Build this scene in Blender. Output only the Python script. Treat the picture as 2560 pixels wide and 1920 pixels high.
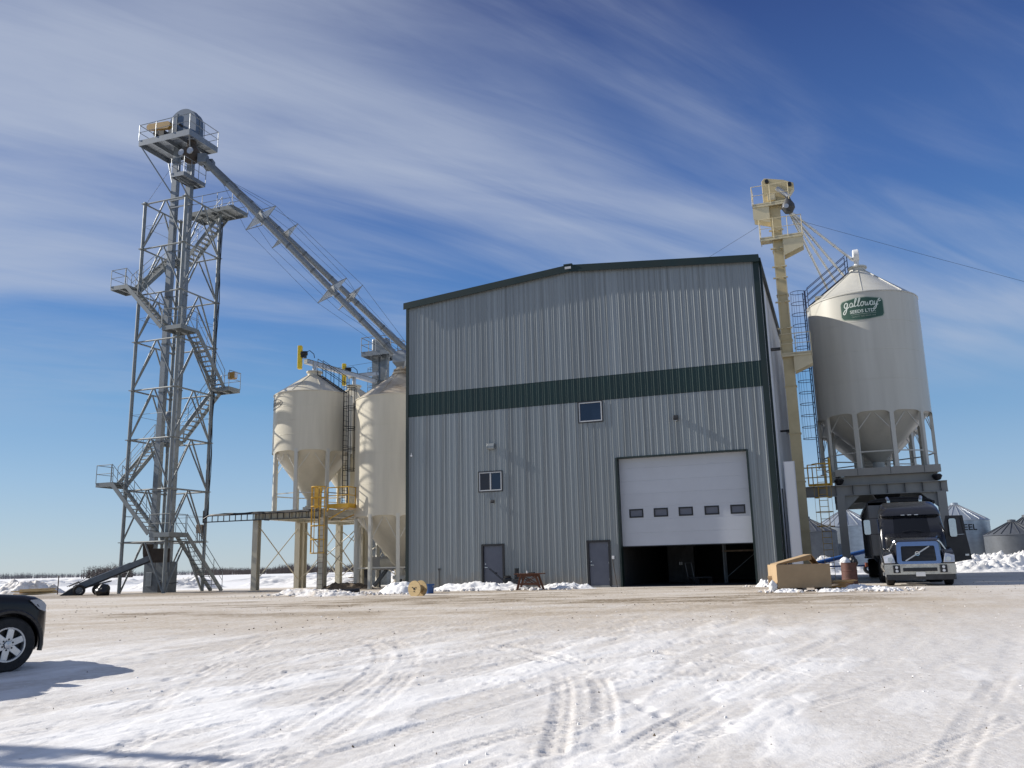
import bpy, bmesh, math, random
import numpy as np
from mathutils import Vector, Matrix
random.seed(7); rng = np.random.default_rng(7)
R = math.radians
scene = bpy.context.scene
for o in list(bpy.data.objects): bpy.data.objects.remove(o)

# ------------------------------------------------------------------ camera
EYE = 1.55
cam_d = bpy.data.cameras.new('camera'); cam = bpy.data.objects.new('camera', cam_d)
scene.collection.objects.link(cam); scene.camera = cam
cam_d.sensor_width = 36.0; cam_d.lens = 36.0 * 2165.0 / 2560.0
cam_d.clip_start = 0.1; cam_d.clip_end = 20000
PIT, ROL = R(11.83), R(1.322)
fw = Vector((0, math.cos(PIT), math.sin(PIT))); r0 = Vector((1, 0, 0)); u0 = r0.cross(fw)
cr = r0 * math.cos(ROL) - u0 * math.sin(ROL); cu = u0 * math.cos(ROL) + r0 * math.sin(ROL)
mw = Matrix((cr, cu, -fw)).transposed().to_4x4(); mw.translation = (0, 0, EYE)
cam.matrix_world = mw

# ------------------------------------------------------------------ world, sun, exposure
SUN_EL = R(30.0)
LD = Vector((0.9623, -0.2713, 0)).normalized()            # horizontal direction the light travels
world = bpy.data.worlds.new('World'); scene.world = world; world.use_nodes = True
nt = world.node_tree; nt.nodes.clear()
def N(t, **k):
    n = nt.nodes.new(t)
    for a, b in k.items():
        if a.startswith('i_'): n.inputs[a[2:].replace('_', ' ')].default_value = b
        else: setattr(n, a, b)
    return n
def K(a, b): nt.links.new(a, b)
out = N('ShaderNodeOutputWorld'); bg = N('ShaderNodeBackground'); K(bg.outputs[0], out.inputs[0])
sky = N('ShaderNodeTexSky', sky_type='NISHITA', sun_disc=False, sun_elevation=SUN_EL,
        sun_rotation=math.atan2(-LD.x, -LD.y), altitude=600, air_density=1.0, dust_density=0.35, ozone_density=3.0)
hs = N('ShaderNodeHueSaturation'); hs.inputs['Saturation'].default_value = 1.1; hs.inputs['Value'].default_value = 1.0
K(sky.outputs[0], hs.inputs['Color'])
tc = N('ShaderNodeTexCoord'); sep = N('ShaderNodeSeparateXYZ'); K(tc.outputs['Generated'], sep.inputs[0])
def M(op, a, b=None, clamp=False):
    n = N('ShaderNodeMath', operation=op, use_clamp=clamp)
    for i, x in enumerate((a, b)):
        if x is None: continue
        if isinstance(x, (int, float)): n.inputs[i].default_value = x
        else: K(x, n.inputs[i])
    return n.outputs[0]
zz = M('MAXIMUM', sep.outputs[2], 0.0); den = M('ADD', zz, 0.16)
px = M('DIVIDE', sep.outputs[0], den); py = M('DIVIDE', sep.outputs[1], den)
cmb = N('ShaderNodeCombineXYZ'); K(px, cmb.inputs[0]); K(py, cmb.inputs[1])
def cloud(rot, sc, scale, detail, rough, dist, off):
    m0 = N('ShaderNodeMapping'); K(cmb.outputs[0], m0.inputs[0]); m0.inputs['Rotation'].default_value = (0, 0, -rot)
    mp = N('ShaderNodeMapping'); K(m0.outputs[0], mp.inputs[0])
    mp.inputs['Scale'].default_value = sc; mp.inputs['Location'].default_value = off
    n = N('ShaderNodeTexNoise'); K(mp.outputs[0], n.inputs[0])
    n.inputs['Scale'].default_value = scale; n.inputs['Detail'].default_value = detail
    n.inputs['Roughness'].default_value = rough; n.inputs['Distortion'].default_value = dist
    return n.outputs[0]
c_big = cloud(R(22), (0.6, 1.25, 1), 0.85, 3, .5, .5, (9.7, 4.4, 0))
c_mid = cloud(R(26), (0.45, 1.5, 1), 1.7, 6, .52, .8, (3.3, 8.8, 0))
c_fib = cloud(R(32), (0.32, 2.0, 1), 3.4, 9, .62, 1.1, (7.1, 2.2, 0))
mr = N('ShaderNodeMapRange', interpolation_type='SMOOTHSTEP')
# more cloud towards the left (x<0) and in a band high above the horizon
lft = M('MULTIPLY', px, -0.045)
s1 = M('ADD', M('MULTIPLY', c_big, 1.15), M('MULTIPLY', c_mid, 0.60)); s2 = M('ADD', M('ADD', s1, M('MULTIPLY', c_fib, 0.26)), lft)
K(s2, mr.inputs[0]); mr.inputs[1].default_value = 0.80; mr.inputs[2].default_value = 1.30; mr.inputs[3].default_value = 0; mr.inputs[4].default_value = 0.78
fade = N('ShaderNodeMapRange', interpolation_type='SMOOTHSTEP'); K(sep.outputs[2], fade.inputs[0])
fade.inputs[1].default_value = 0.12; fade.inputs[2].default_value = 0.27
mask = M('MULTIPLY', mr.outputs[0], fade.outputs[0])
ramp = N('ShaderNodeValToRGB'); K(zz, ramp.inputs[0]); el = ramp.color_ramp.elements
SKYK = 1.0
stops = [(0, (.55, .68, .79)), (.095, (.37, .57, .82)), (.187, (.19, .42, .75)), (.276, (.115, .29, .67)), (.40, (.075, .185, .52)), (.58, (.037, .078, .285)), (1, (.03, .05, .24))]
while len(el) < len(stops): el.new(.5)
for e_, (p_, c_) in zip(el, stops): e_.position = p_; e_.color = (*c_, 1)
rsc = N('ShaderNodeVectorMath', operation='SCALE'); K(ramp.outputs[0], rsc.inputs[0]); rsc.inputs['Scale'].default_value = 11.8
gmx = N('ShaderNodeMix', data_type='RGBA'); gmx.inputs[0].default_value = .75; K(hs.outputs[0], gmx.inputs[6]); K(rsc.outputs[0], gmx.inputs[7])
mx = N('ShaderNodeMix', data_type='RGBA'); K(mask, mx.inputs[0]); K(gmx.outputs[2], mx.inputs[6])
mx.inputs[7].default_value = (6.2, 7.0, 8.6, 1)
K(mx.outputs[2], bg.inputs[0]); bg.inputs[1].default_value = 0.058

sun_d = bpy.data.lights.new('sun', 'SUN'); sun_d.energy = 5.0; sun_d.angle = R(0.53); sun_d.color = (1.0, 0.95, 0.87)
sun = bpy.data.objects.new('sun', sun_d); scene.collection.objects.link(sun); sun.location = (-30, 20, 40)
ldir = Vector((LD.x * math.cos(SUN_EL), LD.y * math.cos(SUN_EL), -math.sin(SUN_EL)))
sun.rotation_euler = ldir.to_track_quat('-Z', 'Y').to_euler()
vs = scene.view_settings; vs.view_transform = 'Standard'; vs.look = 'None'; vs.exposure = 0.42; vs.gamma = 1.0
vs.use_curve_mapping = False

# ------------------------------------------------------------------ frames and helpers
ANG = R(20.25)
U = Vector((math.cos(ANG), -math.sin(ANG), 0)); V = Vector((math.sin(ANG), math.cos(ANG), 0))
Z0 = 0.4646; ORG = Vector((-5.5575, 44.912, 0))
def W(u, v, z=0.0): return ORG + U * u + V * v + Vector((0, 0, z))
col = scene.collection

class MB:
    def __init__(s): s.v = []; s.f = []
    def add(s, vs, fs):
        b = len(s.v); s.v += [tuple(p) for p in vs]; s.f += [tuple(i + b for i in f) for f in fs]; return s
    def box(s, x0, x1, y0, y1, z0, z1):
        return s.add([(x0, y0, z0), (x1, y0, z0), (x1, y1, z0), (x0, y1, z0), (x0, y0, z1), (x1, y0, z1), (x1, y1, z1), (x0, y1, z1)],
                     [(0, 3, 2, 1), (4, 5, 6, 7), (0, 1, 5, 4), (1, 2, 6, 5), (2, 3, 7, 6), (3, 0, 4, 7)])
    def bar(s, p0, p1, w, h, up=(0, 0, 1)):
        p0 = Vector(p0); p1 = Vector(p1); d = (p1 - p0).normalized(); up = Vector(up)
        if abs(d.dot(up)) > .99: up = Vector((0, 1, 0)) if abs(d.y) < .9 else Vector((1, 0, 0))
        a = d.cross(up).normalized(); b = a.cross(d)
        vs = [p + a * sx * w / 2 + b * sz * h / 2 for p in (p0, p1) for sx, sz in ((-1, -1), (1, -1), (1, 1), (-1, 1))]
        return s.add(vs, [(0, 1, 2, 3), (7, 6, 5, 4), (0, 4, 5, 1), (1, 5, 6, 2), (2, 6, 7, 3), (3, 7, 4, 0)])
    def tube(s, p0, p1, r, n=8, r1=None, cap=True):
        p0 = Vector(p0); p1 = Vector(p1); d = (p1 - p0).normalized(); r1 = r if r1 is None else r1
        a = d.orthogonal().normalized(); b = d.cross(a)
        vs = [p + (a * math.cos(2 * math.pi * i / n) + b * math.sin(2 * math.pi * i / n)) * q for p, q in ((p0, r), (p1, r1)) for i in range(n)]
        fs = [(i, (i + 1) % n, n + (i + 1) % n, n + i) for i in range(n)]
        if cap: fs += [tuple(range(n - 1, -1, -1)), tuple(range(n, 2 * n))]
        return s.add(vs, fs)
    def path(s, pts, r, n=6, closed=False):
        pts = [Vector(p) for p in pts]; m = len(pts); b0 = len(s.v); prev = None; rings = []
        for i, p in enumerate(pts):
            if closed: d = pts[(i + 1) % m] - pts[i - 1]
            else: d = pts[min(i + 1, m - 1)] - pts[max(i - 1, 0)]
            d.normalize()
            if prev is None: a = d.orthogonal().normalized()
            else:
                a = prev - d * prev.dot(d)
                a = a.normalized() if a.length > 1e-6 else d.orthogonal().normalized()
            prev = a; b = d.cross(a)
            rings.append([p + (a * math.cos(2 * math.pi * k / n) + b * math.sin(2 * math.pi * k / n)) * r for k in range(n)])
        vs = [q for g in rings for q in g]; fs = []
        for i in range(m if closed else m - 1):
            j = (i + 1) % m
            fs += [(i * n + k, i * n + (k + 1) % n, j * n + (k + 1) % n, j * n + k) for k in range(n)]
        if not closed: fs += [tuple(range(n - 1, -1, -1)), tuple((m - 1) * n + k for k in range(n))]
        return s.add(vs, fs)
    def lathe(s, prof, n=32, c=(0, 0, 0), axis='z', cap0=False, cap1=False):
        vs = []; m = len(prof)
        for r, z in prof:
            for k in range(n):
                t = 2 * math.pi * k / n; x, y = r * math.cos(t), r * math.sin(t)
                p = (x, y, z) if axis == 'z' else ((z, x, y) if axis == 'x' else (y, z, x))
                vs.append((p[0] + c[0], p[1] + c[1], p[2] + c[2]))
        fs = [(i * n + k, i * n + (k + 1) % n, (i + 1) * n + (k + 1) % n, (i + 1) * n + k) for i in range(m - 1) for k in range(n)]
        if cap0: fs.append(tuple(range(n - 1, -1, -1)))
        if cap1: fs.append(tuple((m - 1) * n + k for k in range(n)))
        return s.add(vs, fs)
    def prism(s, poly, f, d0, d1):           # poly: 2-D points, f(a,b,d) -> 3-D point
        n = len(poly); vs = [f(a, b, d) for d in (d0, d1) for a, b in poly]
        fs = [tuple(range(n - 1, -1, -1)), tuple(range(n, 2 * n))] + [(i, (i + 1) % n, n + (i + 1) % n, n + i) for i in range(n)]
        return s.add(vs, fs)
    def loft(s, secs, cap=True):             # list of rings (lists of 3-D points, equal length)
        n = len(secs[0]); vs = [p for r_ in secs for p in r_]; fs = []
        for i in range(len(secs) - 1):
            fs += [(i * n + k, i * n + (k + 1) % n, (i + 1) * n + (k + 1) % n, (i + 1) * n + k) for k in range(n)]
        if cap: fs += [tuple(range(n - 1, -1, -1)), tuple((len(secs) - 1) * n + k for k in range(n))]
        return s.add(vs, fs)
    def mesh(s, name, mat, smooth=30, bevel=0):
        me = bpy.data.meshes.new(name); me.from_pydata(s.v, [], s.f)
        bm = bmesh.new(); bm.from_mesh(me)
        if bevel: bmesh.ops.bevel(bm, geom=[e for e in bm.edges if len(e.link_faces) == 2 and e.calc_face_angle(0) > .5], offset=bevel, segments=2, affect='EDGES', profile=.5)
        bmesh.ops.recalc_face_normals(bm, faces=bm.faces); bm.to_mesh(me); bm.free()
        me.materials.append(mat if not isinstance(mat, str) else MT[mat])
        if smooth:
            me.polygons.foreach_set('use_smooth', [True] * len(me.polygons)); me.set_sharp_from_angle(angle=R(smooth))
        return me
    def build(s, name, mat, parent=None, smooth=30, bevel=0, loc=None):
        return inst(name, s.mesh(name, mat, smooth, bevel), parent, loc)
def inst(name, me, parent=None, loc=None, rot=None, scale=None):
    o = bpy.data.objects.new(name, me); col.objects.link(o)
    if parent: o.parent = parent
    if loc: o.location = loc
    if rot: o.rotation_euler = rot
    if scale: o.scale = scale
    return o
def tag(o, label, cat, group=None):
    o['label'] = label; o['category'] = cat
    if group: o['group'] = group
    return o
def thing(name, label, cat, loc=(0, 0, 0), rz=-ANG, group=None):
    o = bpy.data.objects.new(name, None); col.objects.link(o); o.location = loc; o.rotation_euler = (0, 0, rz)
    o.empty_display_size = .2
    return tag(o, label, cat, group)
def struct(o, kind='structure'): o['kind'] = kind; return o

# ------------------------------------------------------------------ materials
MT = {}
def mat(name, c, rough=.6, metal=0.0, var=.10, scale=2.0, stretch=(1, 1, 1), bump=0.0, bscale=60, rnd=0.0, spec=.5, emis=None, c2=None, trans=0, coat=0, rv=.08, bst=None, bd=.02):
    m = bpy.data.materials.new(name); m.use_nodes = True; t = m.node_tree; ns = t.nodes; b = ns['Principled BSDF']
    MT[name] = m
    b.inputs['Roughness'].default_value = rough; b.inputs['Metallic'].default_value = metal
    b.inputs['Specular IOR Level'].default_value = spec
    if coat: b.inputs['Coat Weight'].default_value = coat; b.inputs['Coat Roughness'].default_value = .06
    if trans: b.inputs['Transmission Weight'].default_value = trans
    tc = ns.new('ShaderNodeTexCoord'); mp = ns.new('ShaderNodeMapping'); t.links.new(tc.outputs['Object'], mp.inputs[0])
    mp.inputs['Scale'].default_value = stretch
    n = ns.new('ShaderNodeTexNoise'); n.inputs['Scale'].default_value = scale; n.inputs['Detail'].default_value = 6; n.inputs['Roughness'].default_value = .62
    t.links.new(mp.outputs[0], n.inputs[0])
    ra = ns.new('ShaderNodeMapRange'); t.links.new(n.outputs[0], ra.inputs[0]); ra.inputs[1].default_value = .3; ra.inputs[2].default_value = .7
    ra.inputs[3].default_value = 0; ra.inputs[4].default_value = 1
    mx = ns.new('ShaderNodeMix'); mx.data_type = 'RGBA'; t.links.new(ra.outputs[0], mx.inputs[0])
    d = c2 if c2 else tuple(x * (1 - 2 * var) for x in c)
    mx.inputs[6].default_value = (*c, 1); mx.inputs[7].default_value = (*d, 1); colo = mx.outputs[2]
    if rnd:
        oi = ns.new('ShaderNodeObjectInfo'); r2 = ns.new('ShaderNodeMapRange'); t.links.new(oi.outputs['Random'], r2.inputs[0])
        r2.inputs[3].default_value = 1 - rnd; r2.inputs[4].default_value = 1 + rnd
        vm = ns.new('ShaderNodeVectorMath'); vm.operation = 'SCALE'; t.links.new(colo, vm.inputs[0]); t.links.new(r2.outputs[0], vm.inputs['Scale']); colo = vm.outputs[0]
    t.links.new(colo, b.inputs['Base Color'])
    rr = ns.new('ShaderNodeMapRange'); t.links.new(n.outputs[0], rr.inputs[0]); rr.inputs[1].default_value = .3; rr.inputs[2].default_value = .7
    rr.inputs[3].default_value = max(.02, rough - rv); rr.inputs[4].default_value = min(1, rough + rv); t.links.new(rr.outputs[0], b.inputs['Roughness'])
    if bump:
        n2 = ns.new('ShaderNodeTexNoise'); n2.inputs['Scale'].default_value = bscale; n2.inputs['Detail'].default_value = 5
        m2 = ns.new('ShaderNodeMapping'); m2.inputs['Scale'].default_value = bst or (1, 1, 1); t.links.new(tc.outputs['Object'], m2.inputs[0]); t.links.new(m2.outputs[0], n2.inputs[0]); bp = ns.new('ShaderNodeBump'); bp.inputs['Strength'].default_value = bump
        bp.inputs['Distance'].default_value = bd; t.links.new(n2.outputs[0], bp.inputs['Height']); t.links.new(bp.outputs[0], b.inputs['Normal'])
    if emis: b.inputs['Emission Color'].default_value = (*emis, 1); b.inputs['Emission Strength'].default_value = 1
    return m
mat('siding', (.29, .313, .318), .40, .30, .24, 1.6, (5, 5, .035), rnd=.07, bump=.8, bscale=5, bst=(1, 1, .03), bd=.006)
_t = MT['siding'].node_tree; _b = _t.nodes['Principled BSDF']; _src = _b.inputs['Base Color'].links[0].from_socket
_g = _t.nodes.new('ShaderNodeTexCoord'); _s = _t.nodes.new('ShaderNodeSeparateXYZ'); _t.links.new(_g.outputs['Object'], _s.inputs[0])     # mud splash along the foot of the wall
_n = _t.nodes.new('ShaderNodeTexNoise'); _n.inputs['Scale'].default_value = 3.5; _n.inputs['Detail'].default_value = 6; _gg = _t.nodes.new('ShaderNodeNewGeometry'); _t.links.new(_gg.outputs['Position'], _n.inputs[0])
_a = _t.nodes.new('ShaderNodeMath'); _a.operation = 'MULTIPLY_ADD'; _t.links.new(_n.outputs[0], _a.inputs[0]); _a.inputs[1].default_value = -1.5; _t.links.new(_s.outputs[2], _a.inputs[2])
_r = _t.nodes.new('ShaderNodeMapRange'); _t.links.new(_a.outputs[0], _r.inputs[0]); _r.inputs[1].default_value = .1; _r.inputs[2].default_value = -.75; _r.inputs[3].default_value = 0; _r.inputs[4].default_value = .6
_m = _t.nodes.new('ShaderNodeMix'); _m.data_type = 'RGBA'; _t.links.new(_r.outputs[0], _m.inputs[0]); _t.links.new(_src, _m.inputs[6]); _m.inputs[7].default_value = (.26, .225, .18, 1); _t.links.new(_m.outputs[2], _b.inputs['Base Color'])
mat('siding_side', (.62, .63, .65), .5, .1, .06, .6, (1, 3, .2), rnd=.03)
mat('green', (.003, .025, .022), .45, .0, .10, 1, rnd=.06)
mat('green_trim', (.003, .016, .014), .5, .0, .10, 1)
mat('overhead', (.47, .495, .54), .5, .0, .04, .6, rnd=.02)
mat('door_grey', (.115, .125, .16), .45, 0, .08, 2)
mat('black_frame', (.012, .013, .016), .5, 0, .1, 4)
mat('white_frame', (.5, .51, .52), .4, 0, .04, 4)
mat('glass', (.012, .022, .05), .05, 0, .05, 1, spec=.6, rv=.02)
mat('glass_dark', (.006, .007, .010), .14, 0, .05, 1, spec=.22, rv=.03)
mat('head_shade', (.11, .15, .21), .45, .3, .12, 3)  # blue-grey paints shade and sky reflection onto the elevator head
mat('glass_screen', (.018, .02, .03), .35, 0, .1, 2)
mat('spout', (.62, .64, .66), .3, .45, .06, 3)
mat('fin', (.50, .52, .53), .5, .15, .03, 2)
mat('galv', (.235, .26, .285), .45, .5, .14, 5, bump=0)
mat('galv_dull', (.155, .175, .195), .5, .4, .16, 3)
mat('galv_bright', (.44, .46, .49), .38, .5, .12, 4)
mat('tower_paint', (.215, .235, .24), .5, .3, .14, 3)
mat('cream', (.57, .525, .42), .38, 0, .08, .8, (2.5, 2.5, .22))
mat('cream_white', (.53, .515, .455), .36, 0, .07, .8, (2.5, 2.5, .2))
mat('cream_dirty', (.55, .50, .40), .5, 0, .1, .75, (1, 1, .9), c2=(.20, .15, .10))
mat('cream_steel', (.56, .515, .40), .5, 0, .12, 1.5, (1, 1, .3))
mat('beige_steel', (.335, .32, .285), .5, 0, .10, 1.2, (1, 1, .4))
mat('ochre', (.55, .455, .26), .45, 0, .10, 1.5)
mat('ochre_bright', (.66, .57, .37), .4, 0, .10, 1.5)
mat('yellow', (.62, .36, .03), .45, 0, .12, 3)
mat('yellow_guard', (.72, .52, .02), .45, 0, .1, 3)
mat('mustard', (.36, .21, .05), .5, 0, .1, 3)
mat('black_steel', (.014, .015, .018), .45, .2, .15, 4)
mat('blue_steel', (.020, .030, .085), .45, .1, .15, 4)
mat('rust', (.10, .055, .035), .8, .1, .25, 6, bump=.3)
mat('dark_brown', (.06, .045, .035), .8, 0, .2, 5)
mat('dark_grey', (.06, .062, .066), .6, .2, .15, 4)
mat('concrete', (.30, .30, .29), .85, 0, .12, 1.5, bump=.2)
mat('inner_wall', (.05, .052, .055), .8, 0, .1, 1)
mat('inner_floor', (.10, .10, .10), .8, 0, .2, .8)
mat('cardboard', (.40, .285, .165), .8, 0, .07, 2, bump=.15, bscale=25)
mat('cardboard_dark', (.33, .20, .09), .85, 0, .10, 2)
mat('barrel_red', (.12, .045, .035), .65, .1, .3, 5, bump=.2, c2=(.07, .035, .025))
mat('wood', (.50, .33, .15), .8, 0, .18, 4, (1, 8, 8), bump=.2)
mat('wood_red', (.16, .065, .035), .75, 0, .2, 4, (6, 1, 6), bump=.2)
mat('wood_grey', (.30, .23, .17), .85, 0, .25, 4, bump=.3)
mat('plywood', (.60, .44, .22), .75, 0, .12, 3, (1, 6, 6))
mat('plastic_black', (.012, .012, .014), .35, 0, .2, 8, bump=.3, bscale=30)
mat('plastic_blue', (.02, .09, .27), .4, 0, .15, 4)
mat('plastic_white', (.72, .72, .72), .5, 0, .08, 5)
mat('paint_black', (.010, .010, .012), .22, .0, .2, 3, coat=.6, rv=.05)
mat('paint_navy', (.004, .004, .007), .32, .0, .15, 2, spec=.35, coat=.12, rv=.05)
mat('chrome', (.55, .57, .60), .14, 1.0, .06, 6, rv=.04)
mat('chrome_dirty', (.60, .57, .52), .26, .9, .15, 5)
mat('alloy', (.55, .56, .58), .32, .75, .08, 6)
mat('rubber', (.016, .016, .017), .8, 0, .2, 8, bump=.3, bscale=50)
mat('headlight', (.60, .62, .66), .08, .3, .1, 12, rv=.03)
mat('amber', (.5, .18, .02), .3, 0, .1, 5)
mat('trailer_side', (.16, .165, .17), .5, .3, .16, 2.0, (2, 2, .4))
mat('bin_steel', (.40, .45, .50), .40, .6, .12, 2, (1, 1, 2))
mat('bin_steel_shade', (.12, .13, .145), .5, .4, .15, 2)  # darker bin steel: the shadow side is put into the base colour
mat('ink', (.012, .014, .018), .6, 0, .1, 5)
mat('badge_green', (.030, .085, .060), .5, 0, .08, 4)
mat('badge_white', (.62, .68, .62), .5, 0, .05, 4)
mat('badge_edge', (.30, .36, .30), .5, 0, .05, 4)
mat('blue_auger', (.02, .09, .30), .4, 0, .15, 4)
mat('twig', (.15, .125, .115), .9, 0, .2, .02)
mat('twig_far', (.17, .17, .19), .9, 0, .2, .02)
mat('pole_wood', (.14, .10, .07), .85, 0, .2, 3, (8, 8, 1))
mat('orange', (.6, .13, .03), .5, 0, .1, 4)
mat('stone', (.24, .20, .155), .95, 0, .25, 3)
mat('dirt', (.16, .12, .08), .95, 0, .25, 3, bump=.5, bscale=12)
# ------------------------------------------------------------------ ground
def vnoise(x, y, seed=0):
    xi = np.floor(x).astype(np.int64); yi = np.floor(y).astype(np.int64); xf = x - xi; yf = y - yi
    def h(a, b):
        n = (a * 374761393 + b * 668265263 + seed * 1442695041) & 0x7fffffff
        n = ((n ^ (n >> 13)) * 1274126177) & 0x7fffffff
        return ((n ^ (n >> 16)) & 0xffff) / 65535.0
    u = xf * xf * (3 - 2 * xf); w = yf * yf * (3 - 2 * yf)
    return (h(xi, yi) * (1 - u) + h(xi + 1, yi) * u) * (1 - w) + (h(xi, yi + 1) * (1 - u) + h(xi + 1, yi + 1) * u) * w
def fbm(x, y, o=4, seed=0, g=.5):
    s = 0; a = 1; t = 0
    for i in range(o):
        s = s + a * vnoise(x * 2 ** i + 17.3 * i, y * 2 ** i - 9.1 * i, seed + i); t += a; a *= g
    return s / t
def sst(a, b, x): t = np.clip((x - a) / (b - a), 0, 1); return t * t * (3 - 2 * t)
GY = [-200, 0, 5, 8, 12.6, 20, 30, 34, 62, 80, 120, 300, 9000]; GZ = [.05, .05, .08, .12, .2, .33, .44, .4646, .4646, .34, .15, 0, 0]
def base_z(y): return np.interp(y, GY, GZ)
def gz(x, y): return float(base_z(y))

TRACKS = [  # polyline, half width, ribs, depth
 ([(-.1,3.5),(0.10,5.2),(0.24,7.11),(0.38,8.55),(0.5,10.15),(0.52,11.39),(0.42,12.79),(-.1,14.3),(-1.2,15.8)], .12, 2, .034),
 ([(.25,3.5),(0.45,5.2),(0.62,7.21),(0.79,8.5),(0.93,9.95),(0.96,11.32),(0.84,12.71),(.3,14.3),(-.7,16.0)], .13, 2, .036),
 ([(-2.9,5.0),(-2.21,7.8),(-2.07,9.49),(-1.9,11.43),(-1.97,13.45),(-2.28,15.11),(-2.69,16.16),(-3.6,17)], .16, 3, .026),
 ([(-2.5,4.8),(-1.75,7.45),(-1.57,8.98),(-1.44,11.03),(-1.55,13.14),(-1.91,15.34),(-2.37,16.44),(-3.2,17.4)], .16, 3, .024),
 ([(.2,5.4),(0.79,7.06),(1.47,8.42),(2.7,10.55),(4.82,14.21),(6.72,17.42)], .15, 3, .030),
 ([(.3,5.0),(0.97,6.66),(1.64,7.86),(2.4,9.13),(3.28,10.62),(4.6,12.6)], .13, 3, .016),
 ([(2.2,5.0),(3.0,6.53),(3.91,7.95),(5.1,9.76),(6.7,12.29),(9,16.2)], .14, 2, .026),
 ([(-4.0,6.0),(-3.99,8.32),(-4.06,10.51),(-4.37,13.42),(-4.53,15.58),(-4.9,18)], .17, 3, .020),
 ([(-3.5,5.5),(-3.31,7.61),(-3.21,9.18),(-3.18,10.97),(-3.3,13)], .16, 3, .022),
 ([(-3.2,8.2),(-3.48,10.72),(-3.63,13.76),(-2.78,15.85),(-1.4,17.2)], .16, 3, .016),
 ([(13.0,31.5),(12.27,28.88),(10.13,22.72),(8.72,18.87),(6.39,14.47),(4.2,11)], .18, 4, .014),
 ([(15.0,31.5),(14.3,28.6),(12.1,22.3),(10.6,18.3),(8.4,14.0),(6.2,10.4)], .18, 4, .012),
 ([(1.2,11.9),(1.8,11.54),(2.64,11.05),(3.4,10.9)], .20, 2, .026),
 ([(2.2,15.4),(3.07,14.9),(3.75,14.44),(4.6,14.6)], .16, 3, .026),
 ([(1.5,14.8),(2.4,13.2),(3.2,11.7),(3.5,10.2)], .16, 3, .022),
 ([(-.8,13.8),(.4,12.9),(1.7,12.6),(3.0,12.9)], .17, 3, .024),
 ([(-1.2,6.1),(-.6,7.4),(.2,8.3),(1.3,9.0)], .17, 3, .018)]
def sweep(p, q, bow, dep, gap=1.65, hw=.12):            # a vehicle's pair of shallow wheel marks from p to q
    p = np.array(p, float); q = np.array(q, float); d_ = q - p; nrm = np.array((-d_[1], d_[0])) / np.hypot(*d_)
    for s_ in (-.5, .5):
        TRACKS.append(([tuple(p + d_ * t + nrm * (bow * 4 * t * (1 - t) + s_ * gap)) for t in np.linspace(0, 1, 7)], hw, 3, dep))
sweep((-8, 6), (7, 19), .8, .018); sweep((-5.5, 4), (3.5, 20), -1.2, .020); sweep((6.5, 4), (13, 26), .9, .018); sweep((3.8, 4), (11, 27), -.5, .014)
sweep((-9, 12), (6, 13.5), 1.1, .016); sweep((-7, 15.5), (9, 10.5), -.9, .016); sweep((-2, 4), (9, 15), -.8, .020); sweep((-6, 9), (-1, 22), .9, .016); sweep((-3.2, 5), (-6, 19), .6, .018)
sweep((4.5, 18), (-9, 22), .7, .016); sweep((13.2, 29.5), (2, 17), 2.0, .018); sweep((-12, 25), (8, 26), 1.0, .02, hw=.2); sweep((-14, 31), (11, 29), -.8, .025, hw=.22); sweep((14, 33), (3, 22), -1.5, .02, hw=.2)
ax = 0.031; xs = [0.0]; d = ax
while xs[-1] < 7000:
    if xs[-1] > 4.6: d *= 1.022
    xs.append(xs[-1] + d)
xs = np.array([-t for t in xs[:0:-1]] + xs)
ys = [-60., -40, -25, -14, -8, -4, -1, 1.5, 3.2, 4.2, 4.9]; d = .025
while ys[-1] < 8000:
    if ys[-1] > 8.5: d *= 1.0125 if ys[-1] < 70 else 1.07
    ys.append(ys[-1] + d)
ys = np.array(ys); nx, ny = len(xs), len(ys)
GX, GYY = np.meshgrid(xs, ys); H = base_z(GYY)
near = 1 - sst(22, 34, GYY)
onpad = 1 - sst(52, 60, GYY)
# foreground relief, streaked along the driving direction (lower left -> upper right)
a = R(62); sx = GX * math.cos(a) + GYY * math.sin(a); tx = -GX * math.sin(a) + GYY * math.cos(a)
n3 = fbm(sx * .5, tx * 1.4, 4, 47)
lane = sst(-1.2, 1.5, GX - (-1.2 + .40 * GYY) + 2.2 * (n3 - .5)) * (1 - .55 * sst(13, 22, GYY))
flat = 1 - .72 * lane
H = H + near * flat * (.030 * (fbm(GX * .22, GYY * .22, 3, 3) - .5) + .012 * (fbm(sx * .5, tx * 2.2, 4, 5) - .5) + .011 * (fbm(sx * 2.2, tx * 9, 4, 8, .6) - .5) + .006 * (fbm(GX * 11, GYY * 11, 3, 81) - .5))
H = H + .012 * (fbm(GX * 1.7, GYY * 1.7, 3, 9) - .5) * onpad
# thin wind crust edges
cr1 = fbm(sx * .35, tx * 1.6, 4, 21); cr2 = fbm(sx * .9, tx * 3.0, 4, 23)
H = H + near * flat * (.011 * sst(.52, .53, cr1) + .007 * sst(.56, .568, cr2)) * (1 - sst(18, 24, GYY))
crust = sst(.50, .53, cr1)
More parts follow.
